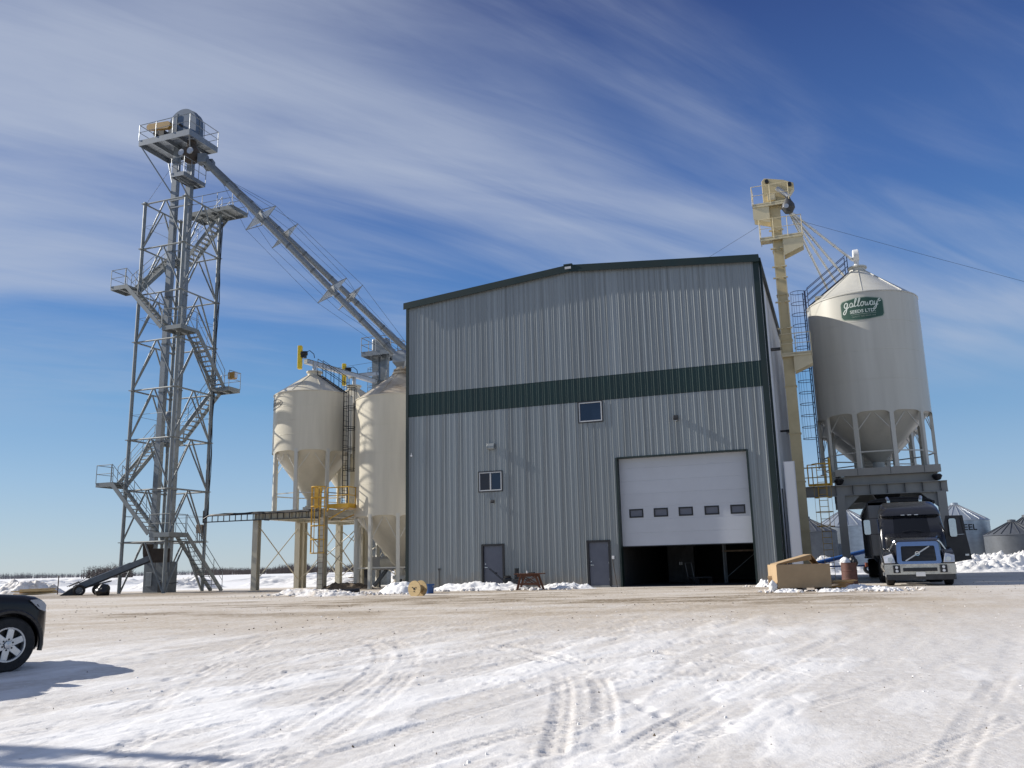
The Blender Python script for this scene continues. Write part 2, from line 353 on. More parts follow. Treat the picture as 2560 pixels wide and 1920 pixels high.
# clods
cl = fbm(GX * 9, GYY * 9, 2, 31); cz = sst(.52, .62, fbm(sx * .5, tx * 1.1, 3, 33))
H = H + near * flat * .014 * sst(.70, .76, cl) * cz * (1 - .5 * sst(14, 20, GYY))
TR = np.zeros_like(H)
for pts, hw, ribs, dep in TRACKS:
    best = np.full(H.shape, 9.0); side = np.zeros_like(H); along = np.zeros_like(H); acc = 0
    # smooth the polyline
    P = np.array(pts)
    for _ in range(2):
        Q = [P[0]]
        for i in range(len(P) - 1): Q += [P[i] * .75 + P[i + 1] * .25, P[i] * .25 + P[i + 1] * .75]
        P = np.array(Q + [P[-1]])
    j0, j1 = np.searchsorted(ys, P[:, 1].min() - .6), np.searchsorted(ys, P[:, 1].max() + .6)
    i0, i1 = np.searchsorted(xs, P[:, 0].min() - .6), np.searchsorted(xs, P[:, 0].max() + .6)
    X = GX[j0:j1, i0:i1]; Y = GYY[j0:j1, i0:i1]
    bst = best[j0:j1, i0:i1]; sd = side[j0:j1, i0:i1]; al = along[j0:j1, i0:i1]
    for (x0, y0), (x1, y1) in zip(P[:-1], P[1:]):
        dx, dy = x1 - x0, y1 - y0; L = math.hypot(dx, dy) or 1e-6
        t = np.clip(((X - x0) * dx + (Y - y0) * dy) / L / L, 0, 1); ddx, ddy = X - x0 - t * dx, Y - y0 - t * dy
        D = np.hypot(ddx, ddy); m = D < bst; sg = np.sign(ddx * dy - ddy * dx)
        bst[m] = D[m]; sd[m] = (sg * D)[m]; al[m] = acc + t[m] * L; acc += L
    wob = fbm(al * .8, al * 0 + hw * 10, 3, int(hw * 1000) + ribs) * .9 + .25
    ins = 1 - sst(hw * .8, hw, bst); lip = np.exp(-((bst - hw * 1.15) / (hw * .22)) ** 2)
    tread = np.where(np.sin(sd / hw * math.pi * ribs * 1.0) > 0, 1, 0) * .40 + .60 * (np.sin(al * 2 * math.pi / .11 + np.sign(sd) * sd * 16) > .0)
    brk = sst(.30, .48, fbm(X * 1.3, Y * 1.3, 3, 77))
    ends = sst(0, 1.2, al) * (1 - sst(acc - 1.2, acc, al))
    H[j0:j1, i0:i1] += (-dep * .66 * ins * wob * (1.15 - 1.0 * tread) + dep * .16 * lip * (.3 + 1.2 * fbm(X * 7, Y * 7, 2, 55))) * brk * ends
    TR[j0:j1, i0:i1] = np.maximum(TR[j0:j1, i0:i1], ins * brk * ends)
for fx, fy in [(1.25, 9.06), (1.34, 8.73), (1.18, 9.5), (1.45, 8.3), (-4.6, 11.9), (-4.3, 12.3), (2.2, 13.6)]:
    H += -.028 * np.exp(-(((GX - fx) / .07) ** 2 + ((GYY - fy) / .13) ** 2) ** 2)
# far field swell
H += sst(60, 140, GYY) * .12 * (fbm(GX * .02, GYY * .02, 3, 11) - .5)
wall_u = (GX - ORG.x) * U.x + (GYY - ORG.y) * U.y; wall_v = (GX - ORG.x) * V.x + (GYY - ORG.y) * V.y
inb = (wall_u > -.6) & (wall_u < 19.2) & (wall_v > -1.2) & (wall_v < 21); H[inb] = np.minimum(H[inb], Z0 - .004)
# --- masks: dirt (gravel worked into the snow), grey (packed snow)
n1 = fbm(GX * .16, GYY * .5, 5, 41); n2 = fbm(GX * .7, GYY * 1.6, 4, 43)
edge = 14.4 + 5 * (n1 - .5) + .05 * GX - 1.2 * sst(2, 14, GX)
dirt = sst(-3.5, 10, GYY - edge) * (1 - sst(54, 60, GYY + 8 * (n1 - .5)))
dirt = dirt * (.18 + 1.35 * (n2 * .5 + n1 * .5)) * (1 - .30 * sst(7, 16, GX) * (1 - sst(36, 46, GYY)))
mud = sst(-.2, .9, 1 - ((GX + 21) / 16) ** 2 - ((GYY - 47.5) / 5.5) ** 2) * (.5 + n2 * .7)
mud2 = sst(.50, .66, n2 * .5 + n1 * .5) * sst(20, 28, GYY) * (1 - sst(40, 46, GYY)) * 1.0 * sst(-4, 0, wall_u) * (1 - sst(20, 24, wall_u))
behind = sst(0, 1, 1 - ((wall_u + 5) / 9) ** 2 - ((wall_v - 6) / 8) ** 2) * .7 * n2 * 1.4
dirt = np.clip(np.maximum(np.maximum(dirt, behind), mud) , 0, 1); mudm = np.clip(np.maximum(mud, mud2), 0, 1)
grey = np.clip(lane * (.35 + .65 * n3) + TR * .30 + .50 * sst(.46, .62, n3) * near + .45 * sst(.54, .42, cr1) * near + .35 * sst(.50, .40, cr2) * near, 0, 1)
def hidden(n): return None
me = bpy.data.meshes.new('ground')
verts = np.stack([GX.ravel(), GYY.ravel(), H.ravel()], 1)
idx = np.arange(nx * ny).reshape(ny, nx)
q = np.stack([idx[:-1, :-1], idx[:-1, 1:], idx[1:, 1:], idx[1:, :-1]], -1).reshape(-1, 4)
me.vertices.add(len(verts)); me.vertices.foreach_set('co', verts.ravel().astype(np.float32))
me.loops.add(q.size); me.loops.foreach_set('vertex_index', q.ravel().astype(np.int32))
me.polygons.add(len(q)); me.polygons.foreach_set('loop_start', np.arange(0, q.size, 4, dtype=np.int32)); me.polygons.foreach_set('loop_total', np.full(len(q), 4, np.int32))
me.update(calc_edges=True)
me.polygons.foreach_set('use_smooth', np.ones(len(q), bool))
for nm, arr in (('dirt', dirt), ('mud', mudm), ('grey', grey)):
    at = me.attributes.new(nm, 'FLOAT', 'POINT'); at.data.foreach_set('value', arr.ravel().astype(np.float32))
def ground_material(name, use_attr=True):
    m = bpy.data.materials.new(name); m.use_nodes = True; t = m.node_tree; ns = t.nodes; b = ns['Principled BSDF']; lk = t.links.new
    geo = ns.new('ShaderNodeNewGeometry')
    def noise(scale, det=5, st=(1, 1, 1), rot=0, rough=.6):
        mp = ns.new('ShaderNodeMapping'); lk(geo.outputs['Position'], mp.inputs[0]); mp.inputs['Scale'].default_value = st; mp.inputs['Rotation'].default_value = (0, 0, rot)
        n = ns.new('ShaderNodeTexNoise'); lk(mp.outputs[0], n.inputs[0]); n.inputs['Scale'].default_value = scale; n.inputs['Detail'].default_value = det; n.inputs['Roughness'].default_value = rough; return n.outputs[0]
    def rng_(x, a, b_, c=0, d=1):
        r = ns.new('ShaderNodeMapRange'); r.interpolation_type = 'SMOOTHSTEP'; lk(x, r.inputs[0]); r.inputs[1].default_value = a; r.inputs[2].default_value = b_; r.inputs[3].default_value = c; r.inputs[4].default_value = d; return r.outputs[0]
    def mixc(f, a, c):
        x = ns.new('ShaderNodeMix'); x.data_type = 'RGBA'; lk(f, x.inputs[0])
        for i, k in ((6, a), (7, c)):
            if isinstance(k, tuple): x.inputs[i].default_value = (*k, 1)
            else: lk(k, x.inputs[i])
        return x.outputs[2]
    def ma(op, a, c):
        x = ns.new('ShaderNodeMath'); x.operation = op; x.use_clamp = True
        for i, k in ((0, a), (1, c)):
            if isinstance(k, (int, float)): x.inputs[i].default_value = k
            else: lk(k, x.inputs[i])
        return x.outputs[0]
    c = mixc(noise(.8, 4), (.80, .795, .79), (.72, .705, .685))
    if use_attr:
        def att(nm): a_ = ns.new('ShaderNodeAttribute'); a_.attribute_name = nm; return a_.outputs['Fac']
        fine = noise(9, 6, rough=.7); grit = noise(38, 4, rough=.7)
        g = ma('MULTIPLY', att('grey'), rng_(fine, .25, .65, .45, 1)); c = mixc(g, c, (.55, .52, .485))
        dd = ma('MULTIPLY', att('dirt'), rng_(ma('ADD', ma('MULTIPLY', fine, .6), ma('MULTIPLY', grit, .4)), .36, .60, .55, 1.2)); c = mixc(dd, c, (.44, .37, .285))
        mu = ma('MULTIPLY', att('mud'), rng_(fine, .3, .6, .2, 1)); c = mixc(mu, c, (.17, .125, .075))
        # loose gravel specks on the packed snow
        vo = ns.new('ShaderNodeTexVoronoi'); lk(geo.outputs['Position'], vo.inputs['Vector']); vo.inputs['Scale'].default_value = 7; vo.inputs['Randomness'].default_value = 1
        hv = ns.new('ShaderNodeSeparateColor'); lk(vo.outputs['Color'], hv.inputs[0])
        spk = ma('MULTIPLY', rng_(vo.outputs['Distance'], .11, .07), rng_(hv.outputs[0], .70, .72)); spk = ma('MULTIPLY', spk, rng_(noise(.35, 3), .45, .62)); spk = ma('MULTIPLY', spk, ma('ADD', att('grey'), .12))
        c = mixc(spk, c, (.16, .15, .14))
    lk(c, b.inputs['Base Color']); b.inputs['Roughness'].default_value = .62; b.inputs['Specular IOR Level'].default_value = .3
    b.inputs['Subsurface Weight'].default_value = 0
    h = ma('ADD', ma('ADD', ma('MULTIPLY', noise(14, 6, rough=.65), .5), ma('MULTIPLY', noise(60, 3), .2)), ma('MULTIPLY', rng_(noise(5, 6, (1, .35, 1), -R(28), .62), .44, .60), .16))
    bp = ns.new('ShaderNodeBump'); bp.inputs['Strength'].default_value = .45; bp.inputs['Distance'].default_value = .03; lk(h, bp.inputs['Height']); lk(bp.outputs[0], b.inputs['Normal'])
    MT[name] = m; return m
ground_material('snow_ground'); ground_material('snow', False)
me.materials.append(MT['snow_ground'])
ground = bpy.data.objects.new('ground', me); col.objects.link(ground); struct(ground)

# heaps of shovelled or ploughed snow
mat('snow_dirty', (.80, .80, .81), .7, 0, .1, 2.5, c2=(.50, .44, .37), bump=.5, bscale=14)
def snow_heap(cx, cy, rx, ry, h, rot=-ANG, seed=1, n=56, m='snow', rough=.5, lump=2.5, z=None):
    k = int(n * 1.5); a_ = np.linspace(-1, 1, k); X, Y = np.meshgrid(a_, a_); rr = np.hypot(X, Y)
    e = fbm(X * 1.5 + seed * 3.1, Y * 1.5, 3, seed); ed = 1 - sst(.10 + .35 * e, .66 + .36 * e, rr)
    Hh = h * (ed * (1 - rough) + rough * ed * (fbm(X * lump * 1.3, Y * lump, 6, seed + 3, .66) * 2.6 - .65 + .35 * sst(.5, .58, fbm(X * lump * 3.1 * rx / max(ry, .5) * .6, Y * lump * 3.1, 2, seed + 9)))) - .06 * (1 - ed)
    zb = gz(cx, cy) if z is None else z
    c_, s_ = math.cos(rot), math.sin(rot); px_ = X * rx; py_ = Y * ry
    v = np.stack([(cx + px_ * c_ - py_ * s_).ravel(), (cy + px_ * s_ + py_ * c_).ravel(), (zb + Hh).ravel()], 1)
    ii = np.arange(k * k).reshape(k, k); f = np.stack([ii[:-1, :-1], ii[:-1, 1:], ii[1:, 1:], ii[1:, :-1]], -1).reshape(-1, 4)
    mm = bpy.data.meshes.new('snow_heap'); mm.from_pydata(v.tolist(), [], f.tolist()); mm.polygons.foreach_set('use_smooth', [True] * len(mm.polygons))
    mm.materials.append(MT[m]); o = bpy.data.objects.new('snow_heap', mm); col.objects.link(o); return struct(o)
def uvheap(u, v, *a, **k): p = W(u, v); return snow_heap(p.x, p.y, *a, **k)
uvheap(2.6, -5.2, 1.7, .9, .42, seed=4, rough=.45, lump=2)
uvheap(.3, -7.6, 2.6, .9, .20, seed=5, m='snow_dirty', lump=5, rough=.8)
uvheap(5.2, -2.2, 4.2, 1.0, .30, seed=6, rough=.75, lump=5)
uvheap(9.0, -1.9, 2.2, .8, .22, seed=7, rough=.7, lump=5)
uvheap(-2.6, -5.0, 3.0, 1.0, .20, seed=8, m='snow_dirty', lump=5, rough=.8)
uvheap(18.9, -6.6, .9, .7, .20, seed=9, rough=.7, lump=4)
uvheap(18.9, -8.5, .8, .45, .10, seed=10, rough=.7, lump=4)
uvheap(20.3, -8.45, .9, .4, .09, seed=41, rough=.7, lump=4)
uvheap(21.3, -7.3, 1.3, .7, .15, seed=11, rough=.7, lump=4)
uvheap(22.0, -8.0, .9, .5, .10, seed=42, rough=.7, lump=4)
uvheap(17.9, -2.2, .9, .9, .25, seed=12, rough=.7, lump=4)
snow_heap(33, 60, 8.5, 3.2, 1.0, rot=-.2, seed=13, rough=.6, lump=8, n=80)
snow_heap(42, 62, 8.0, 4.0, 1.15, rot=-.1, seed=14, rough=.6, lump=8, n=80)
snow_heap(29, 57, 5.0, 2.0, .6, rot=-.2, seed=15, rough=.6, lump=6)
snow_heap(23, 66, 5.0, 2.0, .9, rot=-.2, seed=16, rough=.7, lump=3)
snow_heap(-31.5, 57, 3.4, 1.8, .7, rot=.1, seed=17, rough=.5, lump=3, m='snow_dirty')
snow_heap(-37, 58, 5.0, 2.0, .6, rot=.1, seed=18, rough=.5, lump=3)
snow_heap(-25.5, 66, 5.5, 2.2, .7, rot=.1, seed=19, rough=.6, lump=3)
snow_heap(-16, 72, 9.0, 2.2, .5, rot=.1, seed=20, rough=.6, lump=3)
snow_heap(-12, 66, 6.5, 1.8, .55, rot=-.1, seed=22, rough=.65, lump=3)
snow_heap(-7.5, 64, 4.0, 1.6, .6, rot=-.2, seed=23, rough=.65, lump=3, m='snow_dirty')
uvheap(-5.5, 3.2, 2.6, 1.6, .26, seed=24, rough=.8, lump=4, m='dirt')
# far banks that edge the field
for i, (x, y, rx) in enumerate(((-60, 118, 24), (-24, 124, 26), (14, 122, 20))): snow_heap(x, y, rx, 3, .8, rot=.05, seed=30 + i, rough=.6, lump=5)

# far leafless trees: a belt on the horizon, nobody could count them
def treebelt(name, x0, x1, y, n, hmin, hmax, m, dens, seed, depth=14):
    rg = random.Random(seed); b = MB()
    for i in range(n):
        x = rg.uniform(x0, x1); yy = y + rg.uniform(0, depth); hh = rg.uniform(hmin, hmax) * (.55 + .9 * float(fbm(np.array([x * dens]), np.array([seed * 3.3]), 3, seed)[0])); zb = gz(x, yy) - .1
        w = .035 * hh * rg.uniform(.6, 1.4); b.add([(x - w, yy, zb), (x + w, yy, zb), (x + rg.uniform(-.3, .3), yy, zb + hh * .8)], [(0, 1, 2)])
        for k in range(9):
            t = rg.uniform(.12, .9); s_ = rg.choice((-1, 1)); L = hh * rg.uniform(.16, .42) * (1.15 - t); z1 = zb + hh * t; a_ = rg.uniform(-1, 1)
            b.add([(x, yy, z1), (x, yy, z1 + .10 * L + .10), (x + s_ * L * .7, yy + a_ * L * .6, z1 + L * rg.uniform(.5, 1.1))], [(0, 1, 2)])
    o = b.build(name, m, None, smooth=0); struct(o, 'stuff'); return o
treebelt('tree_belt', -176, -40, 480, 2400, 3.0, 5.6, 'twig', .11, 3, 24)
treebelt('tree_belt', -60, 150, 560, 1500, 4.5, 7.0, 'twig', .05, 9, 24)
treebelt('tree_belt', -430, -150, 700, 2200, 2.0, 4.6, 'twig_far', .02, 5, 40)
treebelt('tree_belt', -212, -196, 430, 260, 4.6, 6.8, 'twig', .08, 13, 24)
treebelt('tree_belt', 150, 640, 900, 1500, 4, 8, 'twig_far', .02, 15, 50)
# ------------------------------------------------------------------ main building (local x = along the front, y = back, z up)
BW, BH, RID, BD = 18.29, 15.02, .80, 19.5
bld = thing('seed_plant', 'tall grey ribbed-metal building with a dark green band and a half-raised white overhead door', 'building', W(0, 0, Z0))
S1, S2 = 8.83, 10.01
OPEN = [(4.13, 5.33, -1, 2.14), (9.50, 10.64, -1, 2.16), (4.02, 5.31, 4.70, 5.72), (9.34, 10.57, 7.78, 8.829), (11.08, 17.20, -1, 5.99)]
def rib_profile(u0, u1):
    P = .3048; pts = []; k = int(u0 / P + .5); u = u0
    for i in range(3):
        b = u0 + i * P
        for du, h in ((0, 0), (.014, .016), (.034, .016), (.052, 0), (.115, 0), (.124, .0045), (.140, .0045), (.149, 0), (.200, 0), (.209, .0045), (.225, .0045), (.234, 0)):
            pts.append((b + du, h))
    pts.append((u1, 0)); return pts
def gable(u): return BH - .10 + RID * (1 - abs(u - BW / 2) / (BW / 2))
def sheet(u0, u1, z0, z1, base=0.0):
    pr = rib_profile(u0, u1); us = [p[0] for p in pr]; hs_ = [p[1] for p in pr]
    cuts = sorted({e for o in OPEN for e in o[:2] if u0 < e < u1})
    for c in cuts:
        h = float(np.interp(c, us, hs_)); i = next(i for i, x in enumerate(us) if x > c)
        us[i:i] = [c - .0005, c + .0005]; hs_[i:i] = [h, h]
    b = MB()
    for i in range(len(us) - 1):
        a_, c = us[i], us[i + 1]; mid = (a_ + c) / 2; segs = [(z0, None)]
        zt = (lambda u: gable(u) - .01) if z1 is None else (lambda u: z1)
        iv = [(z0, 1e9)]
        for o in OPEN:
            if o[0] < mid < o[1]:
                nv = []
                for s_, e in iv:
                    if o[3] <= s_ or o[2] >= e: nv.append((s_, e)); continue
                    if o[2] > s_: nv.append((s_, o[2]))
                    if o[3] < e: nv.append((o[3], e))
                iv = nv
        for s_, e in iv:
            e0, e1 = min(e, zt(a_)), min(e, zt(c))
            if e0 - s_ < .005: continue
            b.add([(a_, -base - hs_[i], s_), (c, -base - hs_[i + 1], s_), (c, -base - hs_[i + 1], e1), (a_, -base - hs_[i], e0)], [(0, 1, 2, 3)])
    return b
cache = {}
for i in range(20):
    u0 = i * .9145; u1 = u0 + .9145
    clear = not any(o[0] < u1 and o[1] > u0 for o in OPEN)
    for row, (z0, z1, m, bs) in enumerate(((.0, S1, 'siding', 0), (S1, S2, 'green', .004), (S2, None, 'siding', 0))):
        if row == 1 or (row == 0 and clear):
            if row not in cache: cache[row] = sheet(0, .9145, z0, z1, bs) if False else None
            if cache[row] is None:
                sv = OPEN; OPEN = []; cache[row] = sheet(0, .9145, z0, z1, bs).mesh('wall_sheet', m, smooth=0); OPEN = sv
            inst('wall_sheet', cache[row], bld, (u0, 0, 0))
        else: sheet(u0, u1, z0, z1, bs).build('wall_sheet', m, bld, smooth=0)
# side wall facing the tall silo, in sheets
sv = OPEN; OPEN = []; sm = sheet(0, .9286, 0, BH - .02).mesh('side_sheet', 'siding_side', smooth=0); OPEN = sv
for i in range(21): inst('side_sheet', sm, bld, (BW, i * .9286, 0), (0, 0, R(90)))
MB().box(-.03, 0, .02, BD, 0, BH).build('side_wall', 'siding_side', bld, 0)
MB().prism([(0, 0), (BW, 0), (BW, BH), (BW / 2, BH + RID), (0, BH)], lambda a, b, d: (a, d, b), BD - .03, BD).build('rear_wall', 'siding_side', bld, 0)
for s in (0, 1):
    b = MB(); x0, x1 = (-.14, BW / 2) if s == 0 else (BW / 2, BW + .10)
    za = BH - .11 if s == 0 else BH + RID - .09; zb = BH + RID - .09 if s == 0 else BH - .11
    b.prism([(x0, za), (x1, zb), (x1, zb + .10), (x0, za + .10)], lambda a, c, d: (a, d, c), -.16, BD + .1); b.build('roof', 'green_trim', bld, 0)
    b = MB(); b.prism([(x0, za - .22), (x1, zb - .22), (x1, zb + .135), (x0, za + .135)], lambda a, c, d: (a, d, c), -.20, -.162); b.build('rake_trim', 'green_trim', bld, 0)
MB().box(-.05, .10, -.05, -.04, 0, BH - .1).box(-.05, -.035, -.04, .12, 0, BH - .1).build('corner_trim', 'green_trim', bld, 0)
MB().box(BW - .20, BW + .05, -.052, -.042, 0, BH - .1).box(BW + .042, BW + .05, -.042, .24, 0, BH - .1).build('corner_trim', 'green_trim', bld, 0)
MB().box(BW + .05, BW + .17, -.1, BD + .1, BH - .26, BH - .12).build('eave_gutter', 'green_trim', bld, 0)
MB().box(BW + .055, BW + .16, .30, .42, .3, BH - .16).bar((BW + .1, .36, .32), (BW + .3, .30, .1), .11, .1).build('downspout', 'green_trim', bld, 0)
MB().box(BW / 2 - .16, BW / 2 + .16, -.23, -.2, BH + RID - .17, BH + RID - .05).build('ridge_label', 'white_frame', bld, 0)
MB().box(BW / 2 - .22, BW / 2 + .22, -.24, BD, BH + RID + .02, BH + RID + .09).build('ridge_cap', 'green_trim', bld, 0)
# band flashing lines
MB().box(.02, BW - .02, -.012, -.001, S1 - .012, S1 + .012).build('flashing', 'green_trim', bld, 0)
MB().box(.02, BW - .02, -.012, -.001, S2 - .012, S2 + .012).build('flashing', 'green_trim', bld, 0)
# foundation
MB().box(.05, 11.0, -.02, .1, -.3, .09).build('base_flashing', 'concrete', bld, 0)
# man doors
for u0, u1, zt, lb in ((4.15, 5.31, 2.12, 1), (9.52, 10.62, 2.14, 0)):
    fr = MB().box(u0 - .02, u0 + .075, -.06, .16, 0, zt).box(u1 - .075, u1 + .02, -.06, .16, 0, zt).box(u0 + .076, u1 - .076, -.06, .16, zt - .07, zt + .02).build('door_frame', 'black_frame', bld, 0)
    dr = MB().box(u0 + .08, u1 - .08, .03, .08, .05, zt - .075).build('door', 'door_grey', bld, 0, bevel=.006)
    h = MB().tube((u0 + .17, .03, 1.02), (u0 + .17, -.03, 1.02), .025, 8).bar((u0 + .15, -.035, 1.02), (u0 + .30, -.035, 1.015), .022, .025)
    h.build('handle', 'chrome', dr)
    MB().tube((u0 + .17, .03, 1.18), (u0 + .17, .005, 1.18), .028, 10).build('lock', 'chrome', dr)
    for hz in (.3, 1.05, 1.85): MB().box(u1 - .10, u1 - .078, .005, .03, hz, hz + .1).build('hinge', 'alloy', dr, 0)
    MB().box(u0, u1, -.10, .16, 0, .04).build('sill', 'concrete', bld, 0)
# windows
def window(u0, u1, z0, z1, slide):
    tr = MB().box(u0 - .05, u1 + .05, -.05, -.035, z0 - .05, z0).box(u0 - .05, u1 + .05, -.05, -.035, z1, z1 + .05).box(u0 - .05, u0, -.05, -.035, z0, z1).box(u1, u1 + .05, -.05, -.035, z0, z1)
    w = tr.build('window', 'black_frame', bld, 0)
    MB().box(u0, u0 + .05, -.045, .06, z0, z1).box(u1 - .05, u1, -.045, .06, z0, z1).box(u0 + .05, u1 - .05, -.045, .06, z0, z0 + .055).box(u0 + .05, u1 - .05, -.045, .06, z1 - .05, z1).build('frame', 'white_frame', w, 0, bevel=.006)
    if slide:
        m_ = (u0 + u1) / 2
        MB().box(m_ - .03, m_ + .03, -.035, .05, z0 + .056, z1 - .051).build('mullion', 'white_frame', w, 0)
        MB().box(u0 + .05, m_ - .03, -.01, .0, z0 + .055, z1 - .05).build('pane', 'glass_screen', w, 0)
        MB().box(m_ + .03, u1 - .05, .02, .03, z0 + .055, z1 - .05).build('pane', 'glass', w, 0)
    else: MB().box(u0 + .05, u1 - .05, .0, .01, z0 + .055, z1 - .05).build('pane', 'glass', w, 0)
window(4.06, 5.27, 4.74, 5.68, True); window(9.38, 10.53, 7.82, 8.78, False)
# overhead door: jambs, sections, lights
OL, OR, OT, OB = 11.10, 17.18, 5.97, 1.84
MB().box(OL - .03, OL + .06, -.055, .34, 0, OT).build('door_jamb', 'green_trim', bld, 0)
MB().box(OR - .06, OR + .03, -.055, .34, 0, OT).build('door_jamb', 'green_trim', bld, 0)
MB().box(OL + .061, OR - .061, -.055, .34, OT - .03, OT + .03).build('door_header', 'green_trim', bld, 0)
odoor = MB().box(OL + .07, OR - .07, .365, .372, OB + .01, OT + .3).build('overhead_door', 'overhead', bld, 0)
nsec = 7; hs = (OT + .1 - OB) / nsec; WN = [(11.58, 12.19), (12.74, 13.35), (13.90, 14.50), (15.08, 15.68), (16.24, 16.84)]
smesh = None
for i in range(nsec):
    z0, z1 = OB + i * hs + .0012, OB + (i + 1) * hs - .0012; b = MB(); x0, x1 = OL + .065, OR - .065
    prof = [(.360, z0), (.313, z0), (.31, z0 + .006), (.31, z1 - .006), (.313, z1), (.360, z1)]
    if i == 2:
        wz0, wz1 = z0 + .12, z1 - .13; e = [x0] + [x for w in WN for x in w] + [x1]
        b.box(x0, x1, .31, .36, z0, wz0).box(x0, x1, .31, .36, wz1, z1)
        for k in range(0, len(e), 2): b.box(e[k], e[k + 1], .31, .36, wz0, wz1)
    else:
        b.prism(prof, lambda a, c, d: (d, a, c), x0, x1)
    b.build('door_section', 'overhead', odoor, 20)
for (x0, x1) in WN:
    f = MB()
    zA, zB = OB + 2 * hs + .124, OB + 3 * hs - .134
    f.box(x0 - .03, x1 + .03, .296, .309, zA - .03, zA + .035).box(x0 - .03, x1 + .03, .296, .309, zB - .035, zB + .03).box(x0 - .03, x0 + .035, .296, .309, zA + .035, zB - .035).box(x1 - .035, x1 + .03, .296, .309, zA + .035, zB - .035)
    f.build('light_frame', 'black_frame', odoor, 0)
    MB().box(x0 + .03, x1 - .03, .325, .332, zA + .03, zB - .03).build('pane', 'door_grey', odoor, 0)
MB().box(OL + .07, OR - .07, .30, .37, OB - .035, OB + .003).build('bottom_seal', 'black_frame', odoor, 0)
# lamps, vents and fittings on the wall
def wall_lamp(u0, u1, z0, z1, dep, m):
    o = MB().prism([(-.036, z0), (-dep * .9, z0), (-dep, z0 + (z1 - z0) * .45), (-dep * .8, z1), (-.036, z1)], lambda a, b, d: (d, a, b), u0, u1).build('wall_lamp', m, bld, 0, bevel=.01)
    MB().box(u0 + .02, u1 - .02, -dep * .85, -.06, z0 - .012, z0 - .001).build('lens', 'headlight', o, 0); return o
wall_lamp(13.96, 14.17, 7.54, 7.78, .20, 'black_frame'); wall_lamp(4.68, 4.87, 4.12, 4.29, .11, 'black_frame')
vent = MB().prism([(-.036, 6.80), (-.17, 6.80), (-.19, 6.86), (-.19, 6.98), (-.15, 7.10), (-.036, 7.10)], lambda a, b, d: (d, a, b), 4.56, 4.94).build('vent_hood', 'siding', bld, 0, bevel=.008)
MB().box(4.55, 4.95, -.195, -.05, 6.93, 6.95).build('drip_edge', 'galv', vent, 0)
MB().lathe([(.0, 0), (.055, 0), (.06, .02), (.03, .05)], 14, (.28, -.06, 6.78), axis='y').tube((.28, -.03, 6.8), (.28, -.06, 6.92), .012).build('round_fitting', 'plastic_white', bld)
MB().tube((1.84, -.06, 0), (1.84, -.06, .93), .022, 8).box(1.79, 1.89, -.10, -.036, .93, 1.02).build('conduit', 'dark_grey', bld)
MB().box(10.71, 10.83, -.09, -.036, 1.27, 1.42).build('switch_box', 'plastic_white', bld, 0, bevel=.008)
MB().tube((BW + .05, 6.5, 7.6), (BW + .55, 6.5, 7.6), .05).box(BW + .35, BW + .8, 6.2, 6.8, 7.5, 7.62).build('side_lamp', 'black_frame', bld, 0)
MB().tube((BW + .05, 11.5, 5.8), (BW + .45, 11.5, 5.8), .05).box(BW + .3, BW + .7, 11.2, 11.8, 5.72, 5.84).build('side_lamp', 'black_frame', bld, 0)
for y in (1.3, 3.4): MB().tube((BW + .07, y, .2), (BW + .07, y, 4.4), .03, 8).build('conduit', 'dark_grey', bld)
# inside
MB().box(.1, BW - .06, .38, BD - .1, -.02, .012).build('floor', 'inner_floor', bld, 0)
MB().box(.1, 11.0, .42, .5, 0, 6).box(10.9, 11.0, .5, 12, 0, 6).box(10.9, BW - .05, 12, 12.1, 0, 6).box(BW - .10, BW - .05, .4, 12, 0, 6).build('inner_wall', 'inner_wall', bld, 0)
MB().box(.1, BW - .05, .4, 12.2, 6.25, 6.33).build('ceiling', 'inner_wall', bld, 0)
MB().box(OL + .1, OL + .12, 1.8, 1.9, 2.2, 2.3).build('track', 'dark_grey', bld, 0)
# things standing inside, seen through the half-open door
rack = thing('storage_rack', 'dim steel storage rack inside the half-open overhead doorway', 'rack', W(15.2, 4.5, Z0 + .012))
for x in (0, 1.6):
    for y in (0, .8): MB().box(x, x + .08, y, y + .08, 0, 2.6).build('post', 'galv_dull', rack, 0)
MB().box(-.02, 1.7, 0, .88, 1.5, 1.58).build('shelf', 'wood_grey', rack, 0); MB().box(-.02, 1.7, 0, .88, 2.4, 2.48).build('shelf', 'wood_grey', rack, 0)
MB().bar((.05, -.02, .2), (1.62, -.02, 1.45), .05, .03).build('brace', 'galv_dull', rack, 0)
cart = thing('hand_cart', 'small dark hand cart on the floor inside the overhead doorway', 'cart', W(14.3, 2.6, Z0 + .012), rz=.4)
MB().box(-.5, .5, -.3, .3, .28, .34).build('deck', 'dark_grey', cart, 0)
MB().path([(-.5, -.25, .34), (-.62, -.25, 1.0), (-.62, .25, 1.0), (-.5, .25, .34)], .018).build('handle', 'galv_dull', cart)
for x in (-.38, .38):
    for y in (-.28, .28): MB().lathe([(.03, -.025), (.13, -.025), (.14, 0), (.13, .025), (.03, .025)], 14, (x, y, .14), axis='y').build('wheel', 'rubber', cart)
cab = thing('steel_cabinet', 'dark grey steel cabinet standing deep inside the overhead doorway', 'cabinet', W(12.0, 7.0, Z0 + .012))
MB().box(0, 1.4, 0, .6, 0, 1.9).build('body', 'dark_grey', cab, 0, bevel=.01)
for k in (0, 1):
    d_ = MB().box(.03 + .68 * k, .69 + .68 * k, -.02, -.002, .08, 1.85).build('door', 'dark_grey', cab, 0); MB().box(.62 + .1 * k, .65 + .1 * k, -.05, -.021, .9, 1.05).build('handle', 'alloy', d_, 0)
